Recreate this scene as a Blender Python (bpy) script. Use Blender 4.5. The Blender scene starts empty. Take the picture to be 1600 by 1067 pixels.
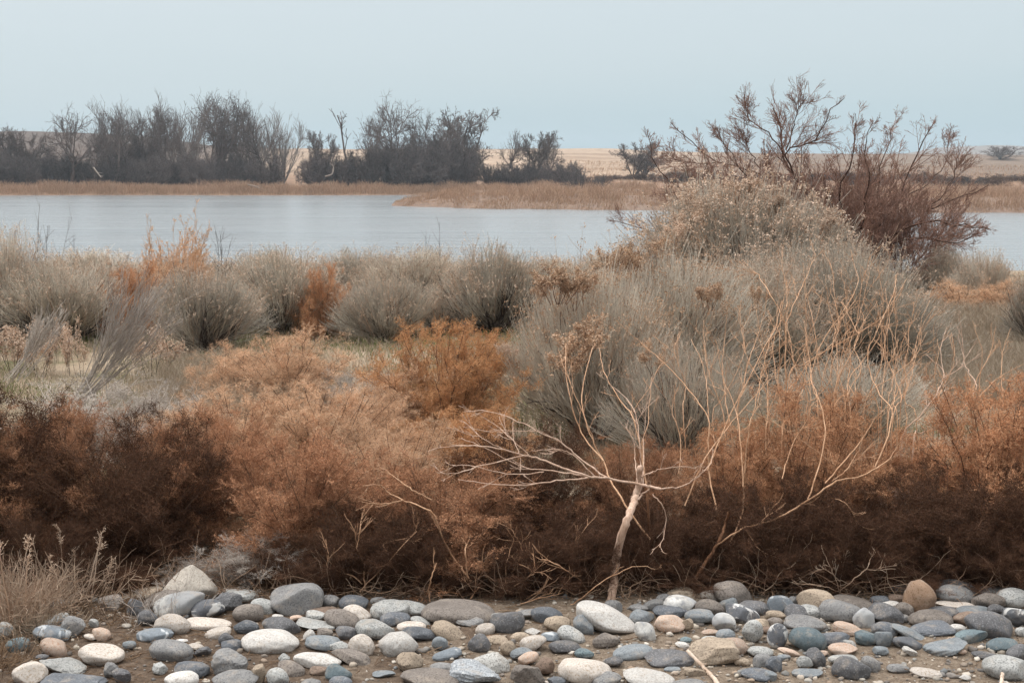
import bpy, math, random
import numpy as np
from mathutils import Vector
sc = bpy.context.scene
COL = sc.collection
R = math.radians

# ------------------------------------------------------------------ camera
F = 1600 * 50 / 36.0
H = 1.7
HORIZON = 247.0
PITCH = math.atan((533.5 - HORIZON) / F)
cam_d = bpy.data.cameras.new("camera"); cam_d.lens = 50; cam_d.sensor_width = 36
cam_d.clip_start = 0.05; cam_d.clip_end = 6000
cam = bpy.data.objects.new("camera", cam_d); COL.objects.link(cam)
cam.location = (0, 0, H); cam.rotation_euler = (math.pi / 2 - PITCH, 0, 0)
sc.camera = cam
CP, SP = math.cos(PITCH), math.sin(PITCH)

def ray(px, py):
    a = (px - 800) / F; b = (533.5 - py) / F
    return np.array([a, CP + b * SP, -SP + b * CP])
def at(px, py, Y):
    """the point seen at (px, py) of the photograph that lies Y metres away"""
    d = ray(px, py)
    return np.array([0, 0, H]) + d * (Y / d[1])
def on_plane(px, py, z):
    d = ray(px, py)
    return np.array([0, 0, H]) + d * ((z - H) / d[2])

# ------------------------------------------------------------------ mesh helpers
def mesh_from(name, verts, faces, mats, midx=None, smooth=False):
    """verts (n,3); faces: list of (m,k) int arrays"""
    me = bpy.data.meshes.new(name)
    verts = np.asarray(verts, dtype=np.float32)
    me.vertices.add(len(verts)); me.vertices.foreach_set("co", verts.ravel())
    if not isinstance(faces, list): faces = [faces]
    faces = [f for f in faces if len(f)]
    loops = np.concatenate([f.ravel() for f in faces]).astype(np.int32)
    tot = np.concatenate([np.full(len(f), f.shape[1], np.int32) for f in faces])
    start = np.concatenate([[0], np.cumsum(tot)[:-1]]).astype(np.int32)
    me.loops.add(len(loops)); me.loops.foreach_set("vertex_index", loops)
    me.polygons.add(len(tot)); me.polygons.foreach_set("loop_start", start)
    for m in (mats if isinstance(mats, (list, tuple)) else [mats]): me.materials.append(m)
    if midx is not None: me.polygons.foreach_set("material_index", np.asarray(midx, np.int32))
    if smooth: me.polygons.foreach_set("use_smooth", np.ones(len(tot), bool))
    me.update(calc_edges=True)
    return me

class MB:
    def __init__(self): self.v = []; self.q = []; self.n = 0; self.t = []
    def tubes(self, P, Rr, sides=3):
        """P (N,K,3), Rr (N,K)"""
        P = np.asarray(P, float); Rr = np.asarray(Rr, float)
        if P.ndim == 2: P = P[None]; Rr = Rr.reshape(1, -1)
        if len(P) == 0: return
        N, K, _ = P.shape
        T = np.gradient(P, axis=1); T /= np.linalg.norm(T, axis=2, keepdims=True) + 1e-9
        ref = np.where(np.abs(T[:, :1, 2:3]) > 0.85, np.array([1., 0.13, 0]), np.array([0.1, 0.2, 1.]))
        U = np.cross(T, np.broadcast_to(ref, T.shape)); U /= np.linalg.norm(U, axis=2, keepdims=True) + 1e-9
        V = np.cross(T, U)
        a = np.arange(sides) * 2 * np.pi / sides
        ring = U[:, :, None, :] * np.cos(a)[None, None, :, None] + V[:, :, None, :] * np.sin(a)[None, None, :, None]
        X = P[:, :, None, :] + ring * Rr[:, :, None, None]
        idx = np.arange(N * K * sides).reshape(N, K, sides) + self.n
        nx = np.roll(idx, -1, axis=2)
        q = np.stack([idx[:, :-1], nx[:, :-1], nx[:, 1:], idx[:, 1:]], -1).reshape(-1, 4)
        self.v.append(X.reshape(-1, 3)); self.q.append(q); self.n += N * K * sides
    def flecks(self, C, D, L, W, rng):
        """leaf-sized four-cornered flecks from C along D"""
        C = np.asarray(C, float); N = len(C)
        if N == 0: return
        D = D / (np.linalg.norm(D, axis=1, keepdims=True) + 1e-9)
        S = np.cross(D, rng.normal(size=(N, 3))); S /= np.linalg.norm(S, axis=1, keepdims=True) + 1e-9
        L = np.broadcast_to(L, N)[:, None]; W = np.broadcast_to(W, N)[:, None]
        B = np.cross(D, S) * L * 0.18
        X = np.stack([C, C + D * L * .45 + S * W * .5 + B, C + D * L, C + D * L * .45 - S * W * .5 + B], 1)
        q = np.arange(N * 4).reshape(N, 4) + self.n
        self.v.append(X.reshape(-1, 3)); self.q.append(q); self.n += N * 4
    def add(self, V, T):
        self.v.append(np.asarray(V, float)); self.t.append(np.asarray(T) + self.n); self.n += len(V)
    def mesh(self, name, mat, smooth=False):
        f = []
        if self.q: f.append(np.concatenate(self.q))
        if self.t: f.append(np.concatenate(self.t))
        return mesh_from(name, np.concatenate(self.v), f, mat, smooth=smooth)

def link(name, me, parent=None):
    o = bpy.data.objects.new(name, me); COL.objects.link(o)
    if parent is not None: o.parent = parent
    return o
def tag(o, label=None, cat=None, group=None, kind=None):
    if label: o["label"] = label
    if cat: o["category"] = cat
    if group: o["group"] = group
    if kind: o["kind"] = kind
    return o
def plant(name, parts, loc, rz, scale, label, cat, group=None):
    """an Empty at the plant's base that parents its parts (part name, mesh)"""
    e = bpy.data.objects.new(name, None); COL.objects.link(e)
    e.empty_display_size = 0.1
    e.location = loc; e.rotation_euler = (0, 0, rz)
    e.scale = scale if hasattr(scale, "__len__") else (scale,) * 3
    tag(e, label, cat, group)
    for pn, me in parts: link(pn, me, e)
    return e

# ------------------------------------------------------------------ materials
def newmat(name):
    m = bpy.data.materials.new(name); m.use_nodes = True
    nt = m.node_tree; b = nt.nodes["Principled BSDF"]
    return m, nt, b
def node(nt, t, **kw):
    n = nt.nodes.new(t)
    for k, v in kw.items(): setattr(n, k, v)
    return n
def mix(nt, fac, a, b, mode='MIX'):
    n = node(nt, 'ShaderNodeMix', data_type='RGBA', blend_type=mode)
    for s, v in ((0, fac), (6, a), (7, b)):
        if hasattr(v, 'is_output'): nt.links.new(v, n.inputs[s])
        elif isinstance(v, (int, float)): n.inputs[s].default_value = v
        else: n.inputs[s].default_value = (*v, 1)
    return n.outputs[2]
def ramp(nt, src, stops):
    n = node(nt, 'ShaderNodeValToRGB'); e = n.color_ramp.elements
    while len(e) < len(stops): e.new(0.5)
    for el, (p, c) in zip(e, stops):
        el.position = p; el.color = (*c, 1) if len(c) == 3 else c
    nt.links.new(src, n.inputs[0]); return n.outputs[0]
def noise(nt, vec, scale, detail=4, rough=0.55, dist=0.0):
    n = node(nt, 'ShaderNodeTexNoise'); n.inputs['Scale'].default_value = scale
    n.inputs['Detail'].default_value = detail; n.inputs['Roughness'].default_value = rough
    n.inputs['Distortion'].default_value = dist
    if vec is not None: nt.links.new(vec, n.inputs['Vector'])
    return n.outputs['Fac']
def math_n(nt, op, a, b=None, c=None):
    n = node(nt, 'ShaderNodeMath', operation=op)
    for i, v in enumerate((a, b, c)):
        if v is None: continue
        if hasattr(v, 'is_output'): nt.links.new(v, n.inputs[i])
        else: n.inputs[i].default_value = v
    return n.outputs[0]
def maprange(nt, v, a, b, c=0., d=1.):
    n = node(nt, 'ShaderNodeMapRange'); nt.links.new(v, n.inputs[0])
    for i, x in enumerate((a, b, c, d)): n.inputs[1 + i].default_value = x
    return n.outputs[0]
def bump(nt, b, h, strength, dist):
    n = node(nt, 'ShaderNodeBump'); n.inputs['Strength'].default_value = strength
    n.inputs['Distance'].default_value = dist
    nt.links.new(h, n.inputs['Height']); nt.links.new(n.outputs[0], b.inputs['Normal'])

def veg(name, cols, rough=0.9, tint=0.16, trans=0.0, spec=0.1):
    """twig and leaf colour: varies from piece to piece and from plant to plant"""
    m, nt, b = newmat(name)
    g = node(nt, 'ShaderNodeNewGeometry'); oi = node(nt, 'ShaderNodeObjectInfo')
    k = len(cols)
    c = ramp(nt, g.outputs['Random Per Island'], [(i / max(1, k - 1), x) for i, x in enumerate(cols)])
    tc = node(nt, 'ShaderNodeTexCoord')
    nz = noise(nt, tc.outputs['Object'], 6, 3)
    c = mix(nt, 1.0, c, ramp(nt, nz, [(.3, (.78,) * 3), (.7, (1.15,) * 3)]), 'MULTIPLY')
    v = maprange(nt, oi.outputs['Random'], 0, 1, 1 - tint, 1 + tint)
    hsv = node(nt, 'ShaderNodeHueSaturation'); nt.links.new(v, hsv.inputs['Value']); nt.links.new(c, hsv.inputs['Color'])
    nt.links.new(hsv.outputs[0], b.inputs['Base Color'])
    b.inputs['Roughness'].default_value = rough; b.inputs['Specular IOR Level'].default_value = spec
    if trans:
        t = node(nt, 'ShaderNodeBsdfTranslucent'); nt.links.new(hsv.outputs[0], t.inputs[0])
        mx = node(nt, 'ShaderNodeMixShader'); mx.inputs[0].default_value = trans
        nt.links.new(b.outputs[0], mx.inputs[1]); nt.links.new(t.outputs[0], mx.inputs[2])
        nt.links.new(mx.outputs[0], nt.nodes['Material Output'].inputs[0])
    return m

M = {}
M['sage'] = veg("rabbitbrush_twigs", [(.25, .21, .175), (.54, .485, .41), (.70, .64, .55), (.42, .37, .315), (.62, .56, .47)], trans=.1)
M['sagepale'] = veg("pale_brush_twigs", [(.32, .27, .225), (.62, .555, .47), (.74, .67, .575), (.51, .45, .38), (.68, .61, .52)], trans=.1)
M['wood'] = veg("woody_stems", [(.055, .042, .038), (.10, .08, .07), (.075, .058, .052)])
M['seed'] = veg("seed_heads", [(.50, .36, .27), (.64, .50, .40), (.42, .27, .18), (.70, .57, .47)], trans=.2)
M['seedbrown'] = veg("brown_seed_heads", [(.42, .27, .17), (.56, .39, .27), (.32, .185, .11), (.64, .48, .36)], trans=.15)
M['orange'] = veg("orange_weed", [(.62, .32, .15), (.75, .44, .24), (.46, .21, .09), (.68, .40, .21)], trans=.25, tint=.1)
M['apricot'] = veg("apricot_weed", [(.66, .42, .27), (.76, .54, .38), (.52, .29, .16), (.70, .52, .37)], trans=.25, tint=.1)
M['rust'] = veg("rust_weed", [(.38, .18, .095), (.58, .315, .185), (.22, .098, .052), (.48, .27, .165)], trans=.12, tint=.12)
M['copper'] = veg('copper_weed', [(.54, .27, .14), (.72, .42, .25), (.36, .16, .08), (.62, .37, .22)], trans=.18, tint=.1)
M['umber'] = veg("umber_shaded_weed", [(.05, .025, .015), (.14, .070, .042), (.028, .014, .009), (.09, .045, .028)], trans=.04, tint=.12)  # dark brown colour deepened further to paint the shade low in the bushes
M['rustwood'] = veg("rust_stems", [(.10, .055, .035), (.22, .125, .08), (.065, .035, .024), (.34, .21, .14)])
M['greyweed'] = veg("grey_weed", [(.40, .35, .31), (.54, .48, .43), (.30, .255, .225)], trans=.1)
M['straw'] = veg("straw", [(.56, .41, .30), (.68, .53, .41), (.44, .29, .20), (.62, .50, .40)], trans=.25)
M['palegrass'] = veg("pale_grass", [(.48, .38, .29), (.60, .50, .40), (.40, .30, .21), (.52, .46, .37)], trans=.25)
M['green'] = veg("green_grass", [(.11, .145, .045), (.18, .205, .07), (.25, .24, .11)], trans=.25)
M['reed'] = veg("reed", [(.52, .335, .22), (.68, .48, .345), (.38, .225, .145), (.58, .415, .29)], trans=.25, tint=0)
M['tangle'] = veg('dead_tangle_stalks', [(.20, .12, .08), (.36, .24, .165), (.12, .07, .05), (.46, .34, .25)], tint=0)
M['bark'] = veg("far_bark", [(.115, .088, .08), (.165, .13, .118), (.08, .064, .06)], tint=.2)
M['thicket'] = veg("pale_thicket_bark", [(.17, .15, .145), (.24, .215, .20)], tint=.1)
M['scrub'] = veg("far_scrub", [(.10, .082, .08), (.16, .13, .122), (.066, .058, .058)], tint=.35)
M['scrubbrown'] = veg("far_brown_scrub", [(.12, .075, .055), (.17, .11, .08), (.085, .055, .045)], tint=.15)
M['redtwig'] = veg("red_twigs", [(.20, .115, .09), (.30, .18, .14), (.13, .08, .066), (.35, .225, .18)])
M['redbark'] = veg("dark_red_bark", [(.055, .032, .026), (.08, .048, .038)])
M['litter'] = veg("leaf_litter", [(.14, .085, .05), (.23, .15, .095), (.09, .052, .032), (.30, .21, .14)], tint=0)

def wood_mat(name, a, b_, c_):
    m, nt, b = newmat(name)
    tc = node(nt, 'ShaderNodeTexCoord')
    mp = node(nt, 'ShaderNodeMapping'); mp.inputs['Scale'].default_value = (1, 1, .22)
    nt.links.new(tc.outputs['Object'], mp.inputs[0])
    n1 = noise(nt, mp.outputs[0], 90, 6, .65); n2 = noise(nt, tc.outputs['Object'], 14, 4)
    c = ramp(nt, n1, [(.3, b_), (.5, a), (.72, c_)])
    c = mix(nt, 1.0, c, ramp(nt, n2, [(.3, (.72, .66, .6)), (.6, (1.05,) * 3)]), 'MULTIPLY')
    nt.links.new(c, b.inputs['Base Color']); b.inputs['Roughness'].default_value = .75
    b.inputs['Specular IOR Level'].default_value = .25
    bump(nt, b, n1, .5, .003)
    return m
M['palewood'] = wood_mat("bare_pale_wood", (.57, .40, .31), (.34, .205, .14), (.70, .53, .43))
M['tanwood'] = wood_mat("tan_wood", (.50, .30, .185), (.30, .155, .08), (.62, .42, .28))
M['brownwood'] = wood_mat("brown_wood", (.20, .095, .05), (.12, .055, .03), (.27, .15, .085))
M['stickwood'] = wood_mat("weathered_stick_wood", (.55, .44, .36), (.40, .30, .23), (.66, .55, .47))
M['log'] = wood_mat("weathered_log_wood", (.30, .25, .22), (.2, .16, .14), (.40, .34, .30))

# ------------------------------------------------------------------ growth
def grow(rng, P, Rr, n, t0, t1, lr, ang, up=0.0, crook=0.2, K=5, taper=.6, rmin=.0008, lr_var=.35, absL=None, tipf=.5):
    """n children along each parent: P (N,K0,3) -> (N*n,K,3)"""
    N, K0, _ = P.shape
    L0 = np.linalg.norm(np.diff(P, axis=1), axis=2).sum(1)
    pi = np.repeat(np.arange(N), n); C = len(pi)
    t = rng.uniform(t0, t1, C)
    s = t * (K0 - 1); i = np.minimum(s.astype(int), K0 - 2); f = (s - i)[:, None]
    base = P[pi, i] * (1 - f) + P[pi, i + 1] * f
    r0 = (Rr[pi, i] * (1 - f[:, 0]) + Rr[pi, i + 1] * f[:, 0])
    T = P[pi, i + 1] - P[pi, i]; T /= np.linalg.norm(T, axis=1, keepdims=True) + 1e-9
    S = np.cross(T, rng.normal(size=(C, 3))); S /= np.linalg.norm(S, axis=1, keepdims=True) + 1e-9
    a = np.radians(rng.normal(ang, ang * .3, C))[:, None]
    D = T * np.cos(a) + S * np.sin(a)
    L = (absL if absL is not None else L0[pi] * lr) * rng.uniform(1 - lr_var, 1 + lr_var, C) * (1.15 - tipf * t)
    out = np.zeros((C, K, 3)); out[:, 0] = base; step = (L / (K - 1))[:, None]
    for k in range(1, K):
        D = D + rng.normal(size=(C, 3)) * crook; D[:, 2] += up
        D /= np.linalg.norm(D, axis=1, keepdims=True) + 1e-9
        out[:, k] = out[:, k - 1] + D * step
    rr = np.maximum(r0 * taper, rmin)[:, None] * np.linspace(1, .45, K)[None]
    return out, np.maximum(rr, rmin)
def roots(rng, n, L, r, tilt, K=6, spread=.03, up=.1, crook=.12, base=(0, 0, -.02)):
    th = rng.uniform(0, 2 * np.pi, n); a = np.radians(np.abs(rng.normal(tilt, tilt * .45, n)))
    D = np.stack([np.sin(a) * np.cos(th), np.sin(a) * np.sin(th), np.cos(a)], 1)
    P = np.zeros((n, K, 3)); P[:, 0] = np.array(base) + np.stack([np.cos(th), np.sin(th), 0 * th], 1) * spread * rng.uniform(0, 1, n)[:, None]
    step = (L * rng.uniform(.75, 1.1, n) / (K - 1))[:, None]
    for k in range(1, K):
        D = D + rng.normal(size=(n, 3)) * crook; D[:, 2] += up
        D /= np.linalg.norm(D, axis=1, keepdims=True)
        P[:, k] = P[:, k - 1] + D * step
    return P, r * np.linspace(1, .4, K)[None] * rng.uniform(.7, 1.2, n)[:, None]
def spline(pts, n):
    """smooth line through pts, n points"""
    p = np.asarray(pts, float)
    if len(p) == 2: return p[0] + (p[1] - p[0]) * np.linspace(0, 1, n)[:, None]
    q = np.vstack([2 * p[0] - p[1], p, 2 * p[-1] - p[-2]])
    out = []
    for u in np.linspace(0, len(p) - 1, n):
        i = min(int(u), len(p) - 2); t = u - i
        a, b, c, d = q[i], q[i + 1], q[i + 2], q[i + 3]
        out.append(.5 * (2 * b + (c - a) * t + (2 * a - 5 * b + 4 * c - d) * t * t + (3 * b - a - 3 * c + d) * t ** 3))
    return np.array(out)
# ------------------------------------------------------------------ land
WATER_Z = -4.3
def smooth(a, b, x):
    t = np.clip((x - a) / (b - a), 0, 1); return t * t * (3 - 2 * t)
_w = np.random.default_rng(5)
_K = [(_w.normal(size=2), _w.uniform(0, 6.28)) for _ in range(24)]
def rough(x, y, f):
    s = 0
    for j, (k, p) in enumerate(_K): s = s + np.sin((k[0] * x + k[1] * y) * f * (1 + .13 * j) + p)
    return s / 5.0
def shore(x):   # distance of the far shore line
    return 236 + .09 * np.clip(x, -120, 400) + 3 * np.sin(x * .06) + 2 * np.sin(x * .021 + 1)
PX_RIDGE = np.array([-900, 0, 130, 230, 330, 450, 560, 900, 1040, 1150, 1330, 1480, 1600, 2500])
PY_RIDGE = np.array([206, 207, 208, 213, 226, 233, 233.5, 233, 237, 239, 241, 241, 243, 243])
def height(x, y):
    x = np.asarray(x, float); y = np.asarray(y, float)
    near = .012 * rough(x, y, 2.2) * smooth(4, 6, y) + .006 * rough(x, y, 6)
    near = near + .05 * smooth(5.35, 5.7, y) * 0
    near = near + .10 * smooth(7, 16, y) * rough(x, y, .33) * .6
    z = near * (1 - smooth(19, 24, y)) - 6.2 * smooth(20.5, 44, y)
    sd = y - shore(x)
    ang = x / np.maximum(y, 1) * F + 800
    ridge = H + (HORIZON - np.interp(ang, PX_RIDGE, PY_RIDGE)) / F * 640
    far = WATER_Z - .9 + 1.7 * smooth(-4, 5, sd) + .6 * smooth(5, 40, sd)
    t = np.clip((y - 262) / (640 - 262), 0, 1.0)
    far = far + (ridge - (WATER_Z + 1.4)) * (t ** 1.05) + rough(x, y, .035) * .35 * smooth(10, 60, sd) 
    far = far - np.clip(y - 660, 0, 1e9) * .03
    far = np.maximum(far, -12)
    return np.where(y > 130, far, z)
def gz(x, y): return float(height(np.array([x]), np.array([y]))[0])

def build_ground():
    ys = np.concatenate([np.linspace(-8, 3.5, 10), np.linspace(3.8, 9, 90), np.linspace(9.2, 46, 110), np.linspace(50, 215, 20),
                         np.linspace(218, 275, 90), np.linspace(277, 700, 110), np.linspace(720, 1500, 14)])
    us = np.linspace(-1, 1, 230)
    Y, U = np.meshgrid(ys, us, indexing='ij')
    X = U * (np.abs(Y) * .62 + 6.5)
    Z = height(X, Y)
    n, m = Y.shape
    idx = np.arange(n * m).reshape(n, m)
    q = np.stack([idx[:-1, :-1], idx[:-1, 1:], idx[1:, 1:], idx[1:, :-1]], -1).reshape(-1, 4)
    m_, nt, b = newmat("earth_and_dry_field")
    g = node(nt, 'ShaderNodeNewGeometry'); pos = g.outputs['Position']
    sx = node(nt, 'ShaderNodeSeparateXYZ'); nt.links.new(pos, sx.inputs[0])
    n1 = noise(nt, pos, 3.2, 6, .6); n2 = noise(nt, pos, 40, 6, .7); n3 = noise(nt, pos, 190, 4, .7)
    grit = ramp(nt, n2, [(.25, (.10, .072, .054)), (.45, (.18, .138, .105)), (.6, (.245, .195, .15)), (.75, (.31, .255, .205))])
    duff = ramp(nt, n2, [(.3, (.07, .048, .035)), (.55, (.13, .094, .07)), (.75, (.20, .152, .116))])
    xm = math_n(nt, 'ADD', maprange(nt, sx.outputs[0], -.9, .25, .26, -.12), n1)
    near = mix(nt, ramp(nt, xm, [(.48, (0,) * 3), (.62, (1,) * 3)]), grit, duff)
    near = mix(nt, 1., near, ramp(nt, n3, [(.3, (.6,) * 3), (.6, (1.15,) * 3)]), 'MULTIPLY')
    turf = ramp(nt, noise(nt, pos, 1.1, 5, .6), [(.35, (.10, .10, .05)), (.5, (.27, .21, .15)), (.7, (.38, .30, .225))])
    c = mix(nt, maprange(nt, math_n(nt, 'ADD', sx.outputs[1], math_n(nt, 'MULTIPLY', n1, .6)), 6.0, 8.2), near, turf)
    # the far bank: tan field, with broad bands of brown scrub land
    n4 = noise(nt, pos, .018, 5, .6); n5 = noise(nt, pos, .35, 6, .7)
    mp = node(nt, 'ShaderNodeMapping'); mp.inputs['Scale'].default_value = (.004, .03, .0); nt.links.new(pos, mp.inputs[0])
    n6 = noise(nt, mp.outputs[0], 1.0, 5, .6)
    field = ramp(nt, n6, [(.3, (.20, .135, .095)), (.5, (.33, .24, .175)), (.68, (.41, .315, .235))])
    field = mix(nt, 1., field, ramp(nt, n5, [(.3, (.55,) * 3), (.5, (1,) * 3), (.7, (1.2,) * 3)]), 'MULTIPLY')
    brown = ramp(nt, n5, [(.3, (.06, .046, .04)), (.7, (.125, .088, .07))])
    lft = maprange(nt, math_n(nt, 'ADD', math_n(nt, 'DIVIDE', sx.outputs[0], sx.outputs[1]), math_n(nt, 'MULTIPLY', n4, .12)), -.165, -.075, 1, 0)
    rgt = maprange(nt, math_n(nt, 'ADD', math_n(nt, 'DIVIDE', sx.outputs[0], sx.outputs[1]), math_n(nt, 'MULTIPLY', n4, .12)), .16, .22, 0, 1)
    field = mix(nt, math_n(nt, 'MAXIMUM', lft, math_n(nt, 'MULTIPLY', rgt, math_n(nt, 'ADD', .35, math_n(nt, 'MULTIPLY', n6, .6)))), field, brown)
    bank = ramp(nt, n5, [(.3, (.16, .10, .07)), (.7, (.34, .22, .15))])
    # close to the far shore the land is rough brown ground
    far = mix(nt, maprange(nt, math_n(nt, 'ADD', sx.outputs[1], math_n(nt, 'MULTIPLY', n4, 120)), 330, 400), bank, field)
    c = mix(nt, maprange(nt, sx.outputs[1], 25, 60), c, far)
    nt.links.new(c, b.inputs['Base Color']); b.inputs['Roughness'].default_value = .95; b.inputs['Specular IOR Level'].default_value = .1
    hh = math_n(nt, 'ADD', math_n(nt, 'MULTIPLY', n2, 1.0), math_n(nt, 'MULTIPLY', n3, .4))
    bump(nt, b, hh, .9, .012)
    o = link("ground", mesh_from("ground", np.stack([X, Y, Z], -1).reshape(-1, 3), q, m_, smooth=True))
    tag(o, kind='structure', label="brown gritty bank, meadow and far dry fields")
build_ground()

def build_spit():
    # low tongue of land that reaches into the river in front of the far shore
    xs = np.concatenate([np.linspace(-15.2, 10, 60), np.linspace(11, 260, 90)])
    # front shore and back shore as distances
    def front(x): return np.interp(x, [-15.2, -12, -5, 4, 20, 40, 60, 130, 260], [181, 177, 171, 168, 163, 158, 157, 160, 168]) + .7 * np.sin(x * .5) + .5 * np.sin(x * 1.3)
    def back(x): return np.interp(x, [-15.2, -14, -10, -4, 10, 30, 260], [181.6, 190, 204, 216, 226, 232, 262])
    vs = np.linspace(0, 1, 34)
    X, V = np.meshgrid(xs, vs, indexing='ij')
    fY = front(X); bY = back(X); Yg = fY - 2 + (bY - fY + 4) * V
    edge = np.minimum((Yg - fY), (bY - Yg))
    tip = smooth(-15.2, -6, X)
    Z = WATER_Z - .5 + 1.0 * smooth(-2, 2.2, edge) + (.8 * tip) * smooth(1, 11, edge) + .12 * rough(X, Yg, .5) * smooth(0, 4, edge)
    n, m = X.shape; idx = np.arange(n * m).reshape(n, m)
    q = np.stack([idx[:-1, :-1], idx[1:, :-1], idx[1:, 1:], idx[:-1, 1:]], -1).reshape(-1, 4)
    m_, nt, b = newmat("spit_soil")
    g = node(nt, 'ShaderNodeNewGeometry')
    c = ramp(nt, noise(nt, g.outputs['Position'], .8, 5, .65), [(.3, (.12, .078, .058)), (.6, (.20, .135, .10)), (.8, (.26, .18, .135))])
    nt.links.new(c, b.inputs['Base Color']); b.inputs['Roughness'].default_value = .95
    o = link("sand_spit", mesh_from("sand_spit", np.stack([X, Yg, Z], -1).reshape(-1, 3), q, m_, smooth=True))
    tag(o, kind='structure', label="low tongue of land reaching into the river")
    return front, back
spit_front, spit_back = build_spit()
def spit_z(x, y):
    e = np.minimum(y - spit_front(x), spit_back(x) - y)
    return WATER_Z - .5 + 1.0 * smooth(-2, 2.2, e) + .8 * smooth(-15.2, -6, x) * smooth(1, 11, e)

def build_hills():
    # grey gravel hill far off on the horizon
    px = np.linspace(1340, 2300, 80)
    top = np.interp(px, [1340, 1400, 1470, 1500, 1530, 1575, 1600, 1800, 2300], [246, 240, 233, 229.5, 228.5, 229, 231, 230, 240])
    vs = np.linspace(0, 1, 16)
    V = []
    for p, t in zip(px, top):
        for v in vs:
            y = 850 + 420 * v; 
            s = math.sin(math.pi * v) ** .8
            hgt = H + (HORIZON - t) / F * 1060
            x = (p - 800) / F * y / CP * CP
            V.append((x, y, -10 + (hgt + 10) * s + .9 * float(rough(np.array(x), np.array(y), .03)) * s))
    n, m = len(px), len(vs); idx = np.arange(n * m).reshape(n, m)
    q = np.stack([idx[:-1, :-1], idx[1:, :-1], idx[1:, 1:], idx[:-1, 1:]], -1).reshape(-1, 4)
    m_, nt, b = newmat("hill_grey_gravel")
    g = node(nt, 'ShaderNodeNewGeometry')
    c = ramp(nt, noise(nt, g.outputs['Position'], .03, 6, .65), [(.3, (.12, .108, .102)), (.7, (.20, .185, .178))])
    nt.links.new(c, b.inputs['Base Color']); b.inputs['Roughness'].default_value = 1
    o = link("hills", mesh_from("hills", V, q, m_, smooth=True)); tag(o, kind='structure', label="low grey gravel hills on the horizon")
build_hills()

def build_water():
    m_, nt, b = newmat("river_water")
    g = node(nt, 'ShaderNodeNewGeometry')
    mp = node(nt, 'ShaderNodeMapping'); mp.inputs['Scale'].default_value = (.22, 1.0, 1); nt.links.new(g.outputs['Position'], mp.inputs[0])
    a = noise(nt, mp.outputs[0], .9, 5, .6, .3)
    mp2 = node(nt, 'ShaderNodeMapping'); mp2.inputs['Scale'].default_value = (.012, .10, 1); nt.links.new(g.outputs['Position'], mp2.inputs[0])
    w = noise(nt, mp2.outputs[0], 1, 4, .6)
    h = math_n(nt, 'MULTIPLY', a, maprange(nt, w, .35, .65, .35, 1.5))
    b.inputs['Base Color'].default_value = (.17, .19, .205, 1); b.inputs['Roughness'].default_value = .20
    b.inputs['IOR'].default_value = 1.33
    bump(nt, b, h, .62, .5)
    V = [(-700, 24, WATER_Z), (700, 24, WATER_Z), (700, 330, WATER_Z), (-700, 330, WATER_Z)]
    o = link("water", mesh_from("water", V, np.array([[0, 1, 2, 3]]), m_)); tag(o, kind='structure', label="pale rippled river water")
build_water()

def build_haze():
    V = [(x, y, z) for z in (-14, 24) for y in (-30, 1560) for x in (-1200, 1200)]
    q = np.array([[0, 2, 3, 1], [4, 5, 7, 6], [0, 1, 5, 4], [2, 6, 7, 3], [0, 4, 6, 2], [1, 3, 7, 5]])
    m_ = bpy.data.materials.new("haze_air"); m_.use_nodes = True; nt = m_.node_tree
    nt.nodes.remove(nt.nodes["Principled BSDF"])
    v = node(nt, 'ShaderNodeVolumePrincipled'); v.inputs['Color'].default_value = (.74, .85, .95, 1); v.inputs['Density'].default_value = HAZE
    v.inputs['Anisotropy'].default_value = .2
    nt.links.new(v.outputs[0], nt.nodes['Material Output'].inputs['Volume'])
    o = link("haze", mesh_from("haze", V, q, m_)); tag(o, kind='stuff', label="thin pale haze over the river")
HAZE = .00030
build_haze()

# ------------------------------------------------------------------ sky and sun
SUN_EL, SUN_AZ = R(64), R(-78)      # azimuth from +Y towards +X
w = bpy.data.worlds.new("World"); sc.world = w; w.use_nodes = True
nt = w.node_tree; bg = nt.nodes['Background']; bg.inputs[1].default_value = .1
sky = node(nt, 'ShaderNodeTexSky', sky_type='NISHITA'); sky.sun_disc = False
sky.sun_elevation = SUN_EL; sky.sun_rotation = SUN_AZ; sky.dust_density = 3; sky.altitude = 200
tc = node(nt, 'ShaderNodeTexCoord'); sep = node(nt, 'ShaderNodeSeparateXYZ'); nt.links.new(tc.outputs['Generated'], sep.inputs[0])
mp = node(nt, 'ShaderNodeMapping'); mp.inputs['Scale'].default_value = (1.5, 1.5, 14); nt.links.new(tc.outputs['Generated'], mp.inputs[0])
cl = noise(nt, mp.outputs[0], 1.6, 4, .5)
el = math_n(nt, 'ADD', sep.outputs[2], math_n(nt, 'MULTIPLY', math_n(nt, 'SUBTRACT', cl, .5), .035))
el = math_n(nt, 'ADD', el, math_n(nt, 'MULTIPLY', sep.outputs[0], -.04))
def lin(r, g, b): return tuple((c / 255 / 12.92 if c <= 10 else ((c / 255 + .055) / 1.055) ** 2.4) for c in (r, g, b))
def x10(c, k=1.0): return tuple(.5 * k * v for v in c)
cloud = ramp(nt, maprange(nt, el, -.02, .98), [(0, x10(lin(181, 203, 213))), (.035, x10(lin(188, 208, 216))), (.075, x10(lin(200, 214, 220))), (.13, x10(lin(208, 219, 224))), (.19, x10(lin(222, 230, 232))),
                                              (.34, x10(lin(232, 236, 236), 1.35)), (.75, x10(lin(248, 247, 243), 2.7))])
cloud = mix(nt, 1.0, cloud, (20., 20., 20.), 'MULTIPLY')
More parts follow.
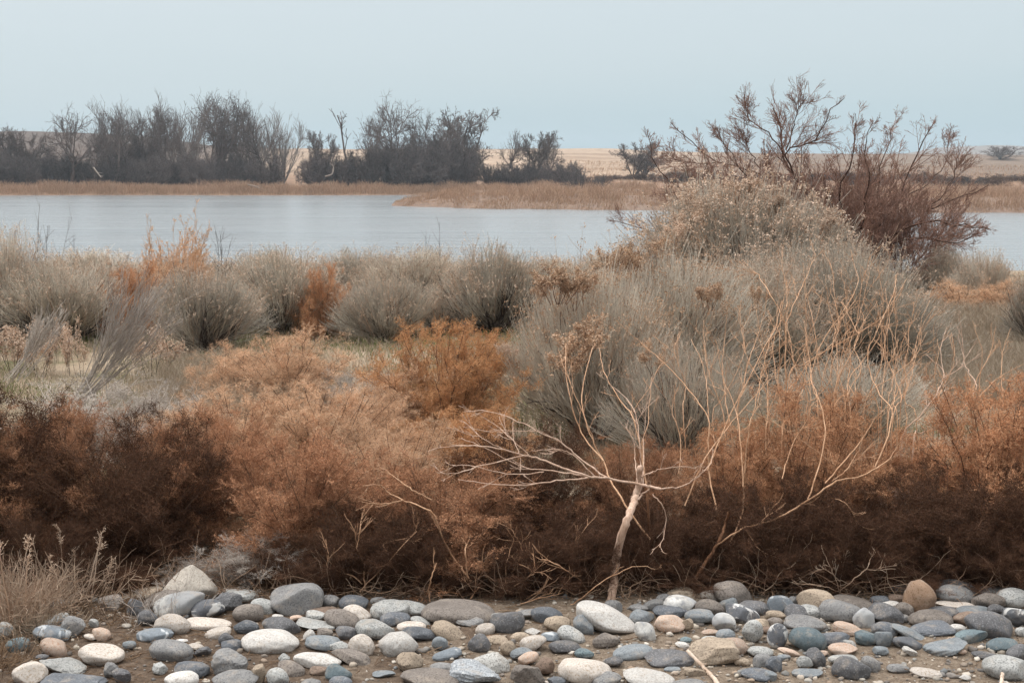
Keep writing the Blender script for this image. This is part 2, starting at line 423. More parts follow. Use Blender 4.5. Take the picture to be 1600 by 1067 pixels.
cloud = mix(nt, 1.0, cloud, ramp(nt, maprange(nt, sep.outputs[1], -.9, .7), [(0, (.72,) * 3), (1, (1,) * 3)]), 'MULTIPLY')
sk = mix(nt, .88, sky.outputs[0], cloud)
nt.links.new(sk, bg.inputs[0])
sd = bpy.data.lights.new("sun", 'SUN'); sd.energy = 1.5; sd.angle = R(14); sd.color = (1, .955, .90)
so = bpy.data.objects.new("sun", sd); COL.objects.link(so)
sv = Vector((math.sin(SUN_AZ) * math.cos(SUN_EL), math.cos(SUN_AZ) * math.cos(SUN_EL), math.sin(SUN_EL)))
so.rotation_euler = sv.to_track_quat('Z', 'Y').to_euler(); so.location = (0, 0, 30)
sc.view_settings.view_transform = 'Standard'; sc.view_settings.look = 'None'
sc.view_settings.exposure = .17; sc.view_settings.gamma = 1
# ------------------------------------------------------------------ shrubs: meshes (unit size: height about 1)
def brush_mesh(seed, n=1700, Rad=.62, Hh=1.0, twig='sage', heads='seed', head_share=.30, headsize=.014, tw=.0042, lean=(0, 0), flare=.9):
    """rabbitbrush: dark woody stems low down, a dome of upright broom twigs, tan seed heads at their tips"""
    rng = np.random.default_rng(seed)
    W = MB(); P, Rr = roots(rng, 34, .62 * Hh, .012, 36, K=6, spread=.10, up=.03)
    W.tubes(P, Rr, 4)
    C, Cr = grow(rng, P, Rr, 7, .25, 1, .6, 26, up=.10, crook=.12, K=4, rmin=.003); W.tubes(C, Cr, 3)
    T = MB()
    th = rng.uniform(0, 2 * np.pi, n); u = np.sqrt(rng.uniform(0, 1, n)) * Rad
    lob = 1 + .13 * np.sin(3 * th + rng.uniform(0, 6)) + .10 * np.sin(5 * th + rng.uniform(0, 6))
    u = u * lob
    nc = max(30, n // 38); ci = rng.integers(0, nc, n)          # twigs grow in bundles of uneven height
    cth = rng.uniform(0, 2 * np.pi, nc); cu = np.sqrt(rng.uniform(0, 1, nc)) * Rad * (1 + .16 * np.sin(3 * cth + seed) + .12 * np.sin(5 * cth + 2 * seed))
    chh = rng.uniform(.70, 1.06, nc)
    loose = rng.uniform(0, 1, n) < .22
    tx = np.where(loose, np.cos(th) * u, np.cos(cth[ci]) * cu[ci] + rng.normal(0, .062, n)); ty = np.where(loose, np.sin(th) * u, np.sin(cth[ci]) * cu[ci] + rng.normal(0, .062, n))
    u = np.hypot(tx, ty); th = np.arctan2(ty, tx)
    dome = Hh * (1 - .50 * np.minimum(u / Rad / 1.1, 1.2) ** 2.4) * np.where(loose, rng.uniform(.6, 1.1, n), chh[ci] * rng.uniform(.86, 1.05, n))
    tip = np.stack([tx + lean[0] * dome, ty + lean[1] * dome, dome], 1)
    s = rng.uniform(.12, .55, n)
    base = np.stack([tip[:, 0] * s * .9, tip[:, 1] * s * .9, dome * s * .75 + .02], 1) + rng.normal(size=(n, 3)) * .03
    base[:, 2] = np.maximum(base[:, 2], .01)
    ctl = base + (tip - base) * .5 + np.stack([np.cos(th), np.sin(th), 0 * th - .1], 1) * (u * .16 * flare)[:, None] + rng.normal(size=(n, 3)) * .022
    K = 5; t = np.linspace(0, 1, K)[None, :, None]
    P = base[:, None] * (1 - t) ** 2 + 2 * ctl[:, None] * t * (1 - t) + tip[:, None] * t * t
    P = P + rng.normal(size=P.shape) * .006
    rr = tw * .5 * rng.uniform(.7, 1.3, n)[:, None] * np.linspace(1.15, .6, K)[None]
    T.tubes(P, rr, 3)
    G, Gr = grow(rng, P, rr, 2, .35, .9, .38, 20, up=.12, crook=.1, K=3, rmin=tw * .28); T.tubes(G, Gr, 3)
    # stray dry stalks that fork and stand out of the outline
    k = max(n // 16, 130); th2 = rng.uniform(0, 6.283, k); u2 = np.sqrt(rng.uniform(0, 1, k)) * Rad
    tp = np.stack([np.cos(th2) * u2 * 1.05, np.sin(th2) * u2 * 1.05, Hh * (1 - .45 * (u2 / Rad) ** 2) * rng.uniform(.8, 1.14, k)], 1)
    bs = tp * [.55, .55, .35] + rng.normal(size=(k, 3)) * .05; bs[:, 2] = np.maximum(bs[:, 2], .05)
    tt = np.linspace(0, 1, 6)[None, :, None]; Q = bs[:, None] + (tp - bs)[:, None] * tt + np.cumsum(rng.normal(size=(k, 6, 3)) * .014, 1)
    Qr = tw * .62 * np.linspace(1.2, .6, 6)[None] * np.ones((k, 1))
    X = MB(); X.tubes(Q, Qr, 3); Q2, Q2r = grow(rng, Q, Qr, 4, .4, 1, .3, 30, up=.08, crook=.12, K=4, rmin=tw * .3); X.tubes(Q2, Q2r, 3)
    S = MB()
    sel = np.concatenate([np.nonzero(rng.uniform(0, 1, n) < head_share)[0]])
    tips = np.concatenate([P[sel, -1], G[rng.uniform(0, 1, len(G)) < head_share * .25, -1], Q[:, -1], Q2[::2, -1]])
    tips = tips[tips[:, 2] > .42 * Hh]
    m = 7
    c = np.repeat(tips, m, 0) + rng.normal(size=(len(tips) * m, 3)) * headsize * .6
    S.flecks(c, rng.normal(size=c.shape) + np.array([0, 0, .6]), headsize * rng.uniform(.6, 1.2, len(c)), headsize * .55, rng)
    return [("woody_stems", W.mesh("woody_stems", M['wood'])), ("twigs", T.mesh("twigs", M[twig])), ("dry_stalks", X.mesh("dry_stalks", M["straw"])), ("seed_heads", S.mesh("seed_heads", M[heads]))]

def weed_mesh(seed, mat, n0=70, Rad=.55, Hh=1.0, dens=1.0, fl=.0125, fw=.0032, wispy=.5, stem='rustwood', pointy=.45, sub=7):
    """dry tumbleweed-like annual: a rounded mass of very fine branching with countless small bracts"""
    rng = np.random.default_rng(seed)
    S = MB()
    th = rng.uniform(0, 6.283, n0); u = np.sqrt(rng.uniform(0, 1, n0)) * Rad * (1 + .16 * np.sin(3 * th + seed) + .1 * np.sin(5 * th + 2 * seed))
    dome = Hh * (1 - pointy * (u / Rad / 1.2) ** 2) * rng.uniform(.74, .99, n0)
    low = rng.uniform(0, 1, n0) < .30
    dome = np.where(low, Hh * rng.uniform(.06, .5, n0), dome); u = np.where(low, Rad * rng.uniform(.55, 1.05, n0), u)
    tip = np.stack([np.cos(th) * u, np.sin(th) * u, dome], 1); base = tip * [.10, .10, 0]
    ctl = base + (tip - base) * [.35, .35, .55] + rng.normal(size=(n0, 3)) * .05
    t = np.linspace(0, 1, 7)[None, :, None]
    P = base[:, None] * (1 - t) ** 2 + 2 * ctl[:, None] * t * (1 - t) + tip[:, None] * t * t + rng.normal(size=(n0, 7, 3)) * .007
    Rr = .0042 * np.linspace(1, .4, 7)[None] * np.ones((n0, 1))
    S.tubes(P, Rr, 4)
    A, Ar = grow(rng, P, Rr, 18, .10, 1, .3, 52, up=.07, crook=.22, K=5, rmin=.0012, absL=np.full(n0 * 18, .155)); S.tubes(A, Ar, 3)
    Lf = MB()
    B, Br = grow(rng, A, Ar, sub, .15, 1, .42, 52, up=.05, crook=.3, K=4, rmin=.0009, absL=np.full(len(A) * sub, .07)); Lf.tubes(B, Br, 3)
    def put(X, k):
        N, K, _ = X.shape; k = max(1, int(k * dens)); i = np.repeat(np.arange(N), k); t = rng.uniform(.1, 1, len(i)) * (K - 1)
        j = np.minimum(t.astype(int), K - 2); f = (t - j)[:, None]
        c = X[i, j] * (1 - f) + X[i, j + 1] * f + rng.normal(size=(len(i), 3)) * .009; T = X[i, j + 1] - X[i, j]; T = T / (np.linalg.norm(T, axis=1, keepdims=True) + 1e-9)
        d = T + rng.normal(size=c.shape) * .75 + np.array([0, 0, .2])
        Lf.flecks(c, d, fl * rng.uniform(.5, 1.35, len(c)), fw * rng.uniform(.7, 1.3, len(c)), rng)
    put(B, 15); put(A, 9)
    # fine wisps past the outline
    k = int(len(A) * wispy); ii = rng.permutation(len(A))[:k]
    Wp, Wr = grow(rng, A[ii], Ar[ii], 2, .7, 1, .5, 22, up=.12, crook=.2, K=5, rmin=.0010, absL=np.full(2 * k, .10)); Lf.tubes(Wp, Wr, 3); put(Wp, 5)
    return [("stems", S.mesh("stems", M[stem])), ("bracts", Lf.mesh("bracts", M[mat]))]

def bare_mesh(seed, Hh=1.0, kind='oak'):
    """leafless far tree (unit height): trunk and crown"""
    rng = np.random.default_rng(seed)
    T = MB(); C = MB()
    if kind == 'oak':
        nst = 1 + seed % 2
        P, Rr = roots(rng, nst, .52, .022, 9, K=8, spread=.02, up=.02, crook=.12)
        T.tubes(P, Rr, 7)
        na = 9 if nst == 1 else 6
        A, Ar = grow(rng, P, Rr, na, .35, 1, .5, 40, up=.09, crook=.2, K=7, taper=.7, rmin=.005, absL=np.full(nst * na, .46))
        B, Br = grow(rng, A, Ar, 7, .2, 1, .5, 42, up=.07, crook=.24, K=6, taper=.6, rmin=.0032, absL=np.full(nst * na * 7, .24))
        D, Dr = grow(rng, B, Br, 5, .15, 1, .5, 42, up=.04, crook=.26, K=4, taper=.6, rmin=.0015, absL=np.full(nst * na * 35, .125))
        E, Er = grow(rng, D, Dr, 2, .2, 1, .5, 40, up=.04, crook=.26, K=3, taper=.6, rmin=.0012, absL=np.full(nst * na * 70, .06))
        for a, b, s in ((A, Ar, 5), (B, Br, 4), (D, Dr, 3), (E, Er, 3)): C.tubes(a, b, s)
    elif kind == 'dense':
        P, Rr = roots(rng, 5, .72, .018, 20, K=7, spread=.03, up=.05, crook=.12); T.tubes(P, Rr, 6)
        A, Ar = grow(rng, P, Rr, 8, .15, 1, .5, 46, up=.07, crook=.2, K=6, rmin=.004)
        B, Br = grow(rng, A, Ar, 7, .2, 1, .5, 44, up=.05, crook=.25, K=5, rmin=.003)
        D, Dr = grow(rng, B, Br, 6, .1, 1, .5, 42, up=.05, crook=.25, K=3, rmin=.0014)
        E, Er = grow(rng, D, Dr, 2, .1, 1, .6, 42, up=.05, crook=.2, K=3, rmin=.0017)
        for a, b, s in ((A, Ar, 4), (B, Br, 3), (D, Dr, 3), (E, Er, 3)): C.tubes(a, b, s)
    elif kind == 'dead':
        P, Rr = roots(rng, 1, .95, .02, 4, K=9, spread=0, up=.0, crook=.10); T.tubes(P, Rr, 6)
        A, Ar = grow(rng, P, Rr, 6, .4, .95, .34, 34, up=.14, crook=.2, K=6, rmin=.004)
        B, Br = grow(rng, A, Ar, 3, .3, 1, .4, 40, up=.08, crook=.25, K=4, rmin=.0028)
        for a, b in ((A, Ar), (B, Br)): C.tubes(a, b, 4)
    elif kind == 'thicket':
        P, Rr = roots(rng, 16, .95, .008, 15, K=7, spread=.14, up=.04, crook=.05); T.tubes(P, Rr, 4)
        A, Ar = grow(rng, P, Rr, 14, .2, 1, .36, 24, up=.14, crook=.08, K=4, rmin=.0018)
        B, Br = grow(rng, A, Ar, 5, .2, 1, .5, 24, up=.10, crook=.1, K=3, rmin=.0013)
        for a, b in ((A, Ar), (B, Br)): C.tubes(a, b, 3)
    bk = 'thicket' if kind == 'thicket' else 'bark'
    return [("trunk", T.mesh("trunk", M[bk])), ("crown", C.mesh("crown", M[bk]))]

def scrub_mesh(seed, mat='scrub', wide=1.0):
    """far dense leafless shrub, unit height"""
    rng = np.random.default_rng(seed)
    S = MB(); C = MB()
    P, Rr = roots(rng, 22, .78, .012, 38 * wide, K=6, spread=.25 * wide, up=.03, crook=.14); S.tubes(P, Rr, 4)
    A, Ar = grow(rng, P, Rr, 9, .1, 1, .48, 44, up=.06, crook=.22, K=5, rmin=.004); S.tubes(A, Ar, 3)
    B, Br = grow(rng, A, Ar, 10, .1, 1, .5, 44, up=.05, crook=.25, K=4, rmin=.0032); C.tubes(B, Br, 3)
    D, Dr = grow(rng, B, Br, 5, .1, 1, .5, 44, up=.05, crook=.25, K=3, rmin=.0026); C.tubes(D, Dr, 3)
    return [("stems", S.mesh("stems", M[mat])), ("crown", C.mesh("crown", M[mat]))]

BRUSH = [brush_mesh(11), brush_mesh(12, n=1500, Rad=.72, flare=1.3), brush_mesh(13, n=1800, Rad=.56, head_share=.3), brush_mesh(14, n=1500, Rad=.66, twig='sagepale', head_share=.42),
         brush_mesh(15, n=1600, Rad=.6, twig='sagepale', head_share=.35)]
BIG = [brush_mesh(21, n=2400, Rad=.75, twig='sagepale', heads='seedbrown', head_share=.16, headsize=.017, tw=.004), brush_mesh(22, n=3200, Rad=.62, twig='sagepale', heads='seed', head_share=.5, headsize=.016, tw=.003),
       brush_mesh(23, n=2800, Rad=.8, twig='sage', heads='seed', head_share=.25, headsize=.013, tw=.003, flare=1.3)]
ORANGE = [weed_mesh(31, 'orange', Rad=.6), weed_mesh(32, 'apricot', dens=.7, pointy=.7)]
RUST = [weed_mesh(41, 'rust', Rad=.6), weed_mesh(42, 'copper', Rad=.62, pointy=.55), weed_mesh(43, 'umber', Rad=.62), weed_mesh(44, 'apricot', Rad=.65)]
GREY = [weed_mesh(51, 'greyweed', n0=40, dens=.3, fw=.0035, stem='greyweed')]
OAK = [bare_mesh(s, kind='oak') for s in (61, 62, 63, 64)]
DENSE = [bare_mesh(s, kind='dense') for s in (65, 66, 67)]
DEAD = [bare_mesh(68, kind='dead'), bare_mesh(69, kind='dead')]
THICK = [bare_mesh(70, kind='thicket')]
SCRUB = [scrub_mesh(71), scrub_mesh(72, wide=1.2), scrub_mesh(73, wide=.85)]
SCRUBB = [scrub_mesh(74, 'scrubbrown'), scrub_mesh(75, 'scrubbrown', 1.2)]

_ext = {}
def extent(kind):
    """height and silhouette half width of a plant's meshes"""
    k = kind[0][1].name
    if k not in _ext:
        v = np.concatenate([np.array([0.] * 3)[None]] + [(lambda a: (me.vertices.foreach_get("co", a), a.reshape(-1, 3))[1])(np.empty(len(me.vertices) * 3, np.float32)) for _n, me in kind])
        _ext[k] = (float(np.percentile(v[:, 2], 99.6)), float(np.percentile(np.abs(v[:, 0]), 97)))
    return _ext[k]
BIG.append(brush_mesh(24, n=1000, Rad=.75, twig='sage', heads='seed', head_share=.25, headsize=.012, tw=.0034, flare=1.2))
def top_h(px, py, Y, zb): return at(px, py, Y)[2] - zb
rr_ = random.Random(3)
# ------------------------------------------------------------------ rabbitbrush row (px centre, top py, px half width, distance)
def brush(kind, px, top, hw, Y, label, group, name="rabbitbrush", unit=.66):
    x = at(px, 500, Y)[0]; z = gz(x, Y)
    e = extent(kind); h = top_h(px, top, Y, z) / e[0]; sxy = hw / F * Y / e[1] * 1.06
    return plant(name, kind, (x, Y, z - .01), rr_.uniform(0, 6.28), (sxy, sxy, h), label, "shrub", group)
GB = "grey rabbitbrush across the meadow"
brush(BRUSH[3], 15, 352, 72, 13.6, "rabbitbrush with tan flower tufts at the photo's far edge beside the water", GB)
brush(BRUSH[0], 95, 400, 88, 13.4, "wide grey rabbitbrush with dark shaded base behind the pale clumped seed heads", GB)
brush(BRUSH[2], 185, 410, 62, 14.2, "narrow grey rabbitbrush wedged between wide grey bush and orange weed", GB)
brush(BRUSH[1], 318, 412, 86, 12.7, "round grey rabbitbrush standing below the tall orange-red weed", GB)
brush(BRUSH[0], 448, 384, 80, 13.9, "rabbitbrush with lilac-grey flaring twigs beside the dark rust weed gap", GB)
brush(BRUSH[1], 602, 426, 74, 13.5, "low pale rabbitbrush with nodding straw tips on the green turf", GB)
brush(BRUSH[2], 772, 379, 84, 13.9, "tall dark grey rabbitbrush with brown tufts just short of the tall seedy bush", GB)
brush(BRUSH[4], 690, 440, 52, 14.0, "small dark rabbitbrush squeezed between the low pale one and the tall dark one", GB)
GB2 = "pale rabbitbrush behind the front row"
for px, top, hw, Y, k in ((150, 388, 95, 16.6, 4), (300, 396, 90, 17.0, 3), (405, 392, 90, 16.5, 4), (560, 386, 84, 16.8, 3), (648, 384, 82, 16.2, 4), (870, 398, 70, 16.4, 4), (945, 392, 70, 16.8, 3), (720, 404, 60, 17.4, 3)):
    brush(BRUSH[k], px, top, hw, Y, "pale rabbitbrush top standing behind the front row of grey bushes", GB2)
GS = "tall rabbitbrush around the tan saplings"
brush(BIG[0], 928, 398, 118, 8.6, "broad olive-grey rabbitbrush with big brown seed clusters behind the snapped sapling", GS)
brush(BIG[1], 1160, 268, 170, 12.6, "tallest rabbitbrush with feathery tan crest in front of the bare red tree", GS)
brush(BIG[0], 1040, 385, 140, 9.8, "grey rabbitbrush with slanting dark stems below the feathery tan crest", GS)
brush(BIG[2], 1300, 368, 142, 11.2, "wide spreading grey rabbitbrush with dark base behind the upright tan saplings", GS)
brush(BIG[1], 1185, 395, 110, 10.6, "pale rabbitbrush filling the gap before the tallest crest", GS)
brush(BIG[3], 1065, 515, 105, 8.0, "low shaded rabbitbrush beside the rust weeds and tan saplings", GS)
brush(BIG[3], 1340, 545, 130, 8.6, "low ragged grey rabbitbrush behind the tan thicket of saplings", GS)
brush(BRUSH[3], 1470, 378, 46, 16.6, "small tan topped rabbitbrush below the red tree's drooping branches", GB)
brush(BRUSH[3], 1535, 388, 52, 15.6, "domed tan rabbitbrush standing alone by the water", GB)
brush(BRUSH[2], 1640, 400, 60, 12.2, "dark rabbitbrush cut off by the picture's edge behind rust weeds", GB)

# ------------------------------------------------------------------ dry weeds (orange, rust, brown)
def weed(kind, px, top, hw, Y, label, group, name="dry_weed_bush", unit=.68, lift=0):
    if 5.9 < Y < 7.2: Y = 5.60 + (Y - 6.0) * .8
    x = at(px, 600, Y)[0]; z = gz(x, Y) - lift
    e = extent(kind); h = top_h(px, top, Y, z) / e[0]; sxy = hw / F * Y / e[1] * 1.08
    return plant(name, kind, (x, Y, z - .01), rr_.uniform(0, 6.28), (sxy, sxy, h), label, "weed bush", group)
GW = "dry orange and rust weed bushes"
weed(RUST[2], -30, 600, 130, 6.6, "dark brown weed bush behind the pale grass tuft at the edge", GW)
weed(RUST[0], 95, 632, 120, 6.7, "dark rust weed bush below the leaning grey twigs", GW)
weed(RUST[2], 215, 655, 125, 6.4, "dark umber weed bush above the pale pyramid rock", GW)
weed(RUST[0], 310, 640, 105, 6.9, "rust weed bush between dark umber bush and pale orange mass", GW)
weed(RUST[3], 375, 604, 110, 7.6, "apricot weed bush below the thin upright orange weed", GW)
weed(ORANGE[1], 452, 514, 92, 9.6, "thin pale orange weed standing upright on the meadow edge", GW)
weed(ORANGE[1], 370, 540, 70, 9.9, "sparse apricot weed in front of the round grey rabbitbrush", GW)
weed(RUST[3], 500, 598, 110, 7.4, "wide apricot weed mound in the middle of the orange drift", GW)
weed(ORANGE[0], 704, 504, 94, 8.3, "brightest orange dome shaped weed beside the broad olive rabbitbrush", GW)
weed(ORANGE[1], 622, 572, 70, 8.3, "pale orange weed leaning against the brightest orange dome", GW)
weed(RUST[3], 610, 655, 100, 6.9, "coppery weed bush above the long dead grey twigs", GW)
weed(RUST[0], 465, 682, 120, 6.4, "rust brown weed bush above the large grey boulder", GW)
weed(ORANGE[0], 720, 640, 90, 7.4, "copper orange weed bush below the brightest orange dome", GW)
weed(RUST[0], 690, 728, 130, 6.25, "rust weed bush pierced by forked dead twigs", GW)
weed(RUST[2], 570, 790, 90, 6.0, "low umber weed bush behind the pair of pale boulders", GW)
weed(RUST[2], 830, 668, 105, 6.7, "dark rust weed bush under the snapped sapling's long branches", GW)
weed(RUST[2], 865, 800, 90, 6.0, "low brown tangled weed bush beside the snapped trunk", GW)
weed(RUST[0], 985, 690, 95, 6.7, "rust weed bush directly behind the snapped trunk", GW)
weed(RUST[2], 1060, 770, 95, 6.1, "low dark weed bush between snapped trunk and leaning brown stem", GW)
weed(RUST[1], 1150, 668, 100, 6.9, "rust weed bush behind the leaning brown stem", GW)
weed(RUST[1], 1275, 606, 125, 6.8, "tall rust weed bush crossed by the long arching tan stem", GW)
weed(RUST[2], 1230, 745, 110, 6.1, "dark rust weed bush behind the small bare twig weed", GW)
weed(RUST[2], 1360, 760, 105, 6.1, "weed bush painted near black as shade behind the orange upright stone", GW)
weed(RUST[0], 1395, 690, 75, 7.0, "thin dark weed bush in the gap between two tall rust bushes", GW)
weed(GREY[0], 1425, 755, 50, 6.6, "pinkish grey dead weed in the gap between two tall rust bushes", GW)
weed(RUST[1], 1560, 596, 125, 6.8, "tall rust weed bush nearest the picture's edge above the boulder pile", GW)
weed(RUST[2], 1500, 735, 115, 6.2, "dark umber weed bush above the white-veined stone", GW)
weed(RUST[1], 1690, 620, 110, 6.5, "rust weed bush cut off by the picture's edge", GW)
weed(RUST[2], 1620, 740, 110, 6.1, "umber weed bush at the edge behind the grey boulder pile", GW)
weed(GREY[0], 385, 835, 62, 5.6, "mauve-grey dead weed tuft beside the pale pyramid rock", GW)
weed(GREY[0], 300, 868, 40, 5.58, "small grey dead weed tuft behind the pale pyramid rock", GW)
weed(RUST[1], 222, 412, 56, 13.7, "rust weed glowing between the grey rabbitbrush beside the water", GW)
weed(RUST[1], 508, 415, 38, 13.6, "deep rust weed in the gap between two grey rabbitbrush", GW)
weed(ORANGE[1], 1495, 440, 70, 14.8, "low orange weed patch below the domed tan rabbitbrush", GW)
weed(ORANGE[1], 1570, 436, 60, 14.6, "low apricot weed patch beside the picture's edge before the water", GW)
weed(GREY[0], 150, 590, 110, 8.2, "grey dead weed mound under the leaning grey twigs", GW)
weed(GREY[0], 245, 600, 70, 8.0, "small dark grey weed mound beside the apricot bush", GW)
weed(GREY[0], 560, 575, 60, 9.2, "pale lilac dead weed between upright orange weed and bright dome", GW)

weed(ORANGE[1], 292, 402, 62, 14.9, 'orange weed spreading at the foot of the tall orange-red weed', GW)
# added skirt of small weeds, coloured dark to paint the bushes' shaded foot
LOW_SHADE = [(60, 'beside the tall straw grass tuft'), (165, 'over the flat tan rock'), (450, 'over the large grey boulder'), (545, 'by the kinked dead twig'), (640, 'above the pale boulder pair'), (735, 'over the huge low boulder'),
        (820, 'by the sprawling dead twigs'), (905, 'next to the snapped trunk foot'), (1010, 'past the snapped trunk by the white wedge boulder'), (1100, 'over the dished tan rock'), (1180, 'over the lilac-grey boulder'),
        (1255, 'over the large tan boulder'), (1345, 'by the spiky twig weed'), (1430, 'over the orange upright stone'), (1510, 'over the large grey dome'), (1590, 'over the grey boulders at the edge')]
for i, (px, lb) in enumerate(LOW_SHADE):
    weed(RUST[2], px, 800 + 24 * ((i * 7) % 4), 72, 5.47 + .03 * (i % 3), "added low weed coloured as shade " + lb, "added shade-dark low weeds along the stones")

# tall red-orange twiggy weed behind the row
def red_weed():
    rng = np.random.default_rng(77)
    S = MB(); P, Rr = roots(rng, 44, 1.0, .004, 24, K=7, spread=.2, up=.04, crook=.06); P *= rng.uniform(.55, 1, 44)[:, None, None]; S.tubes(P, Rr, 4)
    A, Ar = grow(rng, P, Rr, 9, .2, 1, .28, 26, up=.10, crook=.08, K=4, rmin=.0018)
    B, Br = grow(rng, A, Ar, 4, .2, 1, .4, 30, up=.08, crook=.1, K=3, rmin=.0018)
    C = MB(); C.tubes(A, Ar, 3); C.tubes(B, Br, 3)
    i = rng.integers(0, len(B), 5000); c = B[i, 1]; C.flecks(c, rng.normal(size=c.shape) + [0, 0, .5], .022, .007, rng)
    return [("stems", S.mesh("stems", M['apricot'])), ("twigs", C.mesh("twigs", M['apricot']))]
RW = red_weed()
x = at(280, 480, 15.2)[0]
plant("twiggy_weed", RW, (x, 15.2, gz(x, 15.2)), .4, (.95, .95, top_h(280, 338, 15.2, gz(x, 15.2))), "tall orange-red twiggy weed rising above the rabbitbrush before the water", "weed bush")
x = at(360, 480, 15.6)[0]
# thin bare sprigs against the water
def sprig(seed, n, mat='wood'):
    rng = np.random.default_rng(seed); S = MB(); P, Rr = roots(rng, n, 1, .005, 9, K=7, spread=.06, up=.0, crook=.07); S.tubes(P, Rr, 3)
    A, Ar = grow(rng, P, Rr, 7, .4, 1, .22, 34, up=.06, crook=.14, K=4, rmin=.0016); S.tubes(A, Ar, 3)
    return [("stems", S.mesh("stems", M[mat]))]
for i, (px, top, Y, n, lb) in enumerate(((58, 316, 15.0, 3, "thin leaning bare sprig against the water above tan flower tufts"), (92, 344, 15.2, 4, "short bare sprig against the water beside the leaning one"),
                                      (350, 350, 15.5, 5, "bare brown sprig beside the tall orange-red weed"), (682, 350, 16.0, 2, "single faint sprig before the middle of the river"))):
    x = at(px, 480, Y)[0]; e = plant("bare_sprig", sprig(80 + i, n), (x, Y, gz(x, Y)), i, (.8, .8, top_h(px, top, Y, gz(x, Y))), lb, "sprig", "bare sprigs against the water")
    if i == 0: e.rotation_euler = (0, -.12, 0)

# leaning grey twigs
def lean_brush(seed, n, L):
    rng = np.random.default_rng(seed); S = MB()
    P = np.zeros((n, 8, 3)); d = np.stack([rng.normal(.62, .16, n), rng.normal(0, .16, n), rng.normal(.72, .12, n)], 1)
    P[:, 0] = rng.normal(size=(n, 3)) * [.05, .05, .02]
    for k in range(1, 8):
        d = d + rng.normal(size=d.shape) * .05 + np.array([-.02, 0, .035]); d /= np.linalg.norm(d, axis=1, keepdims=True)
        P[:, k] = P[:, k - 1] + d * (L * rng.uniform(.7, 1.1, n) / 7)[:, None]
    Rr = np.linspace(.0028, .0011, 8)[None] * np.ones((n, 1)); S.tubes(P, Rr, 4)
    T = MB(); A, Ar = grow(rng, P, Rr, 9, .3, 1, .4, 16, up=.02, crook=.06, K=4, rmin=.0012); T.tubes(A, Ar, 3)
    B, Br = grow(rng, A, Ar, 2, .3, 1, .5, 14, up=.02, crook=.06, K=3, rmin=.001); T.tubes(B, Br, 3)
    return [("stems", S.mesh("stems", M['greyweed'])), ("twigs", T.mesh("twigs", M['greyweed']))]
p = at(125, 618, 8.6); e = plant("leaning_brush", lean_brush(91, 38, .78), (p[0], 8.6, p[2] - .05), 0, (1, 1, 1), "windswept grey twiggy brush leaning over the meadow grass", "shrub")
p = at(22, 580, 9.2); plant("leaning_brush", lean_brush(92, 20, .5), (p[0], 9.2, p[2] - .05), .3, (1, 1, .9), "smaller grey leaning brush on green turf under the clumped seed heads", "shrub")

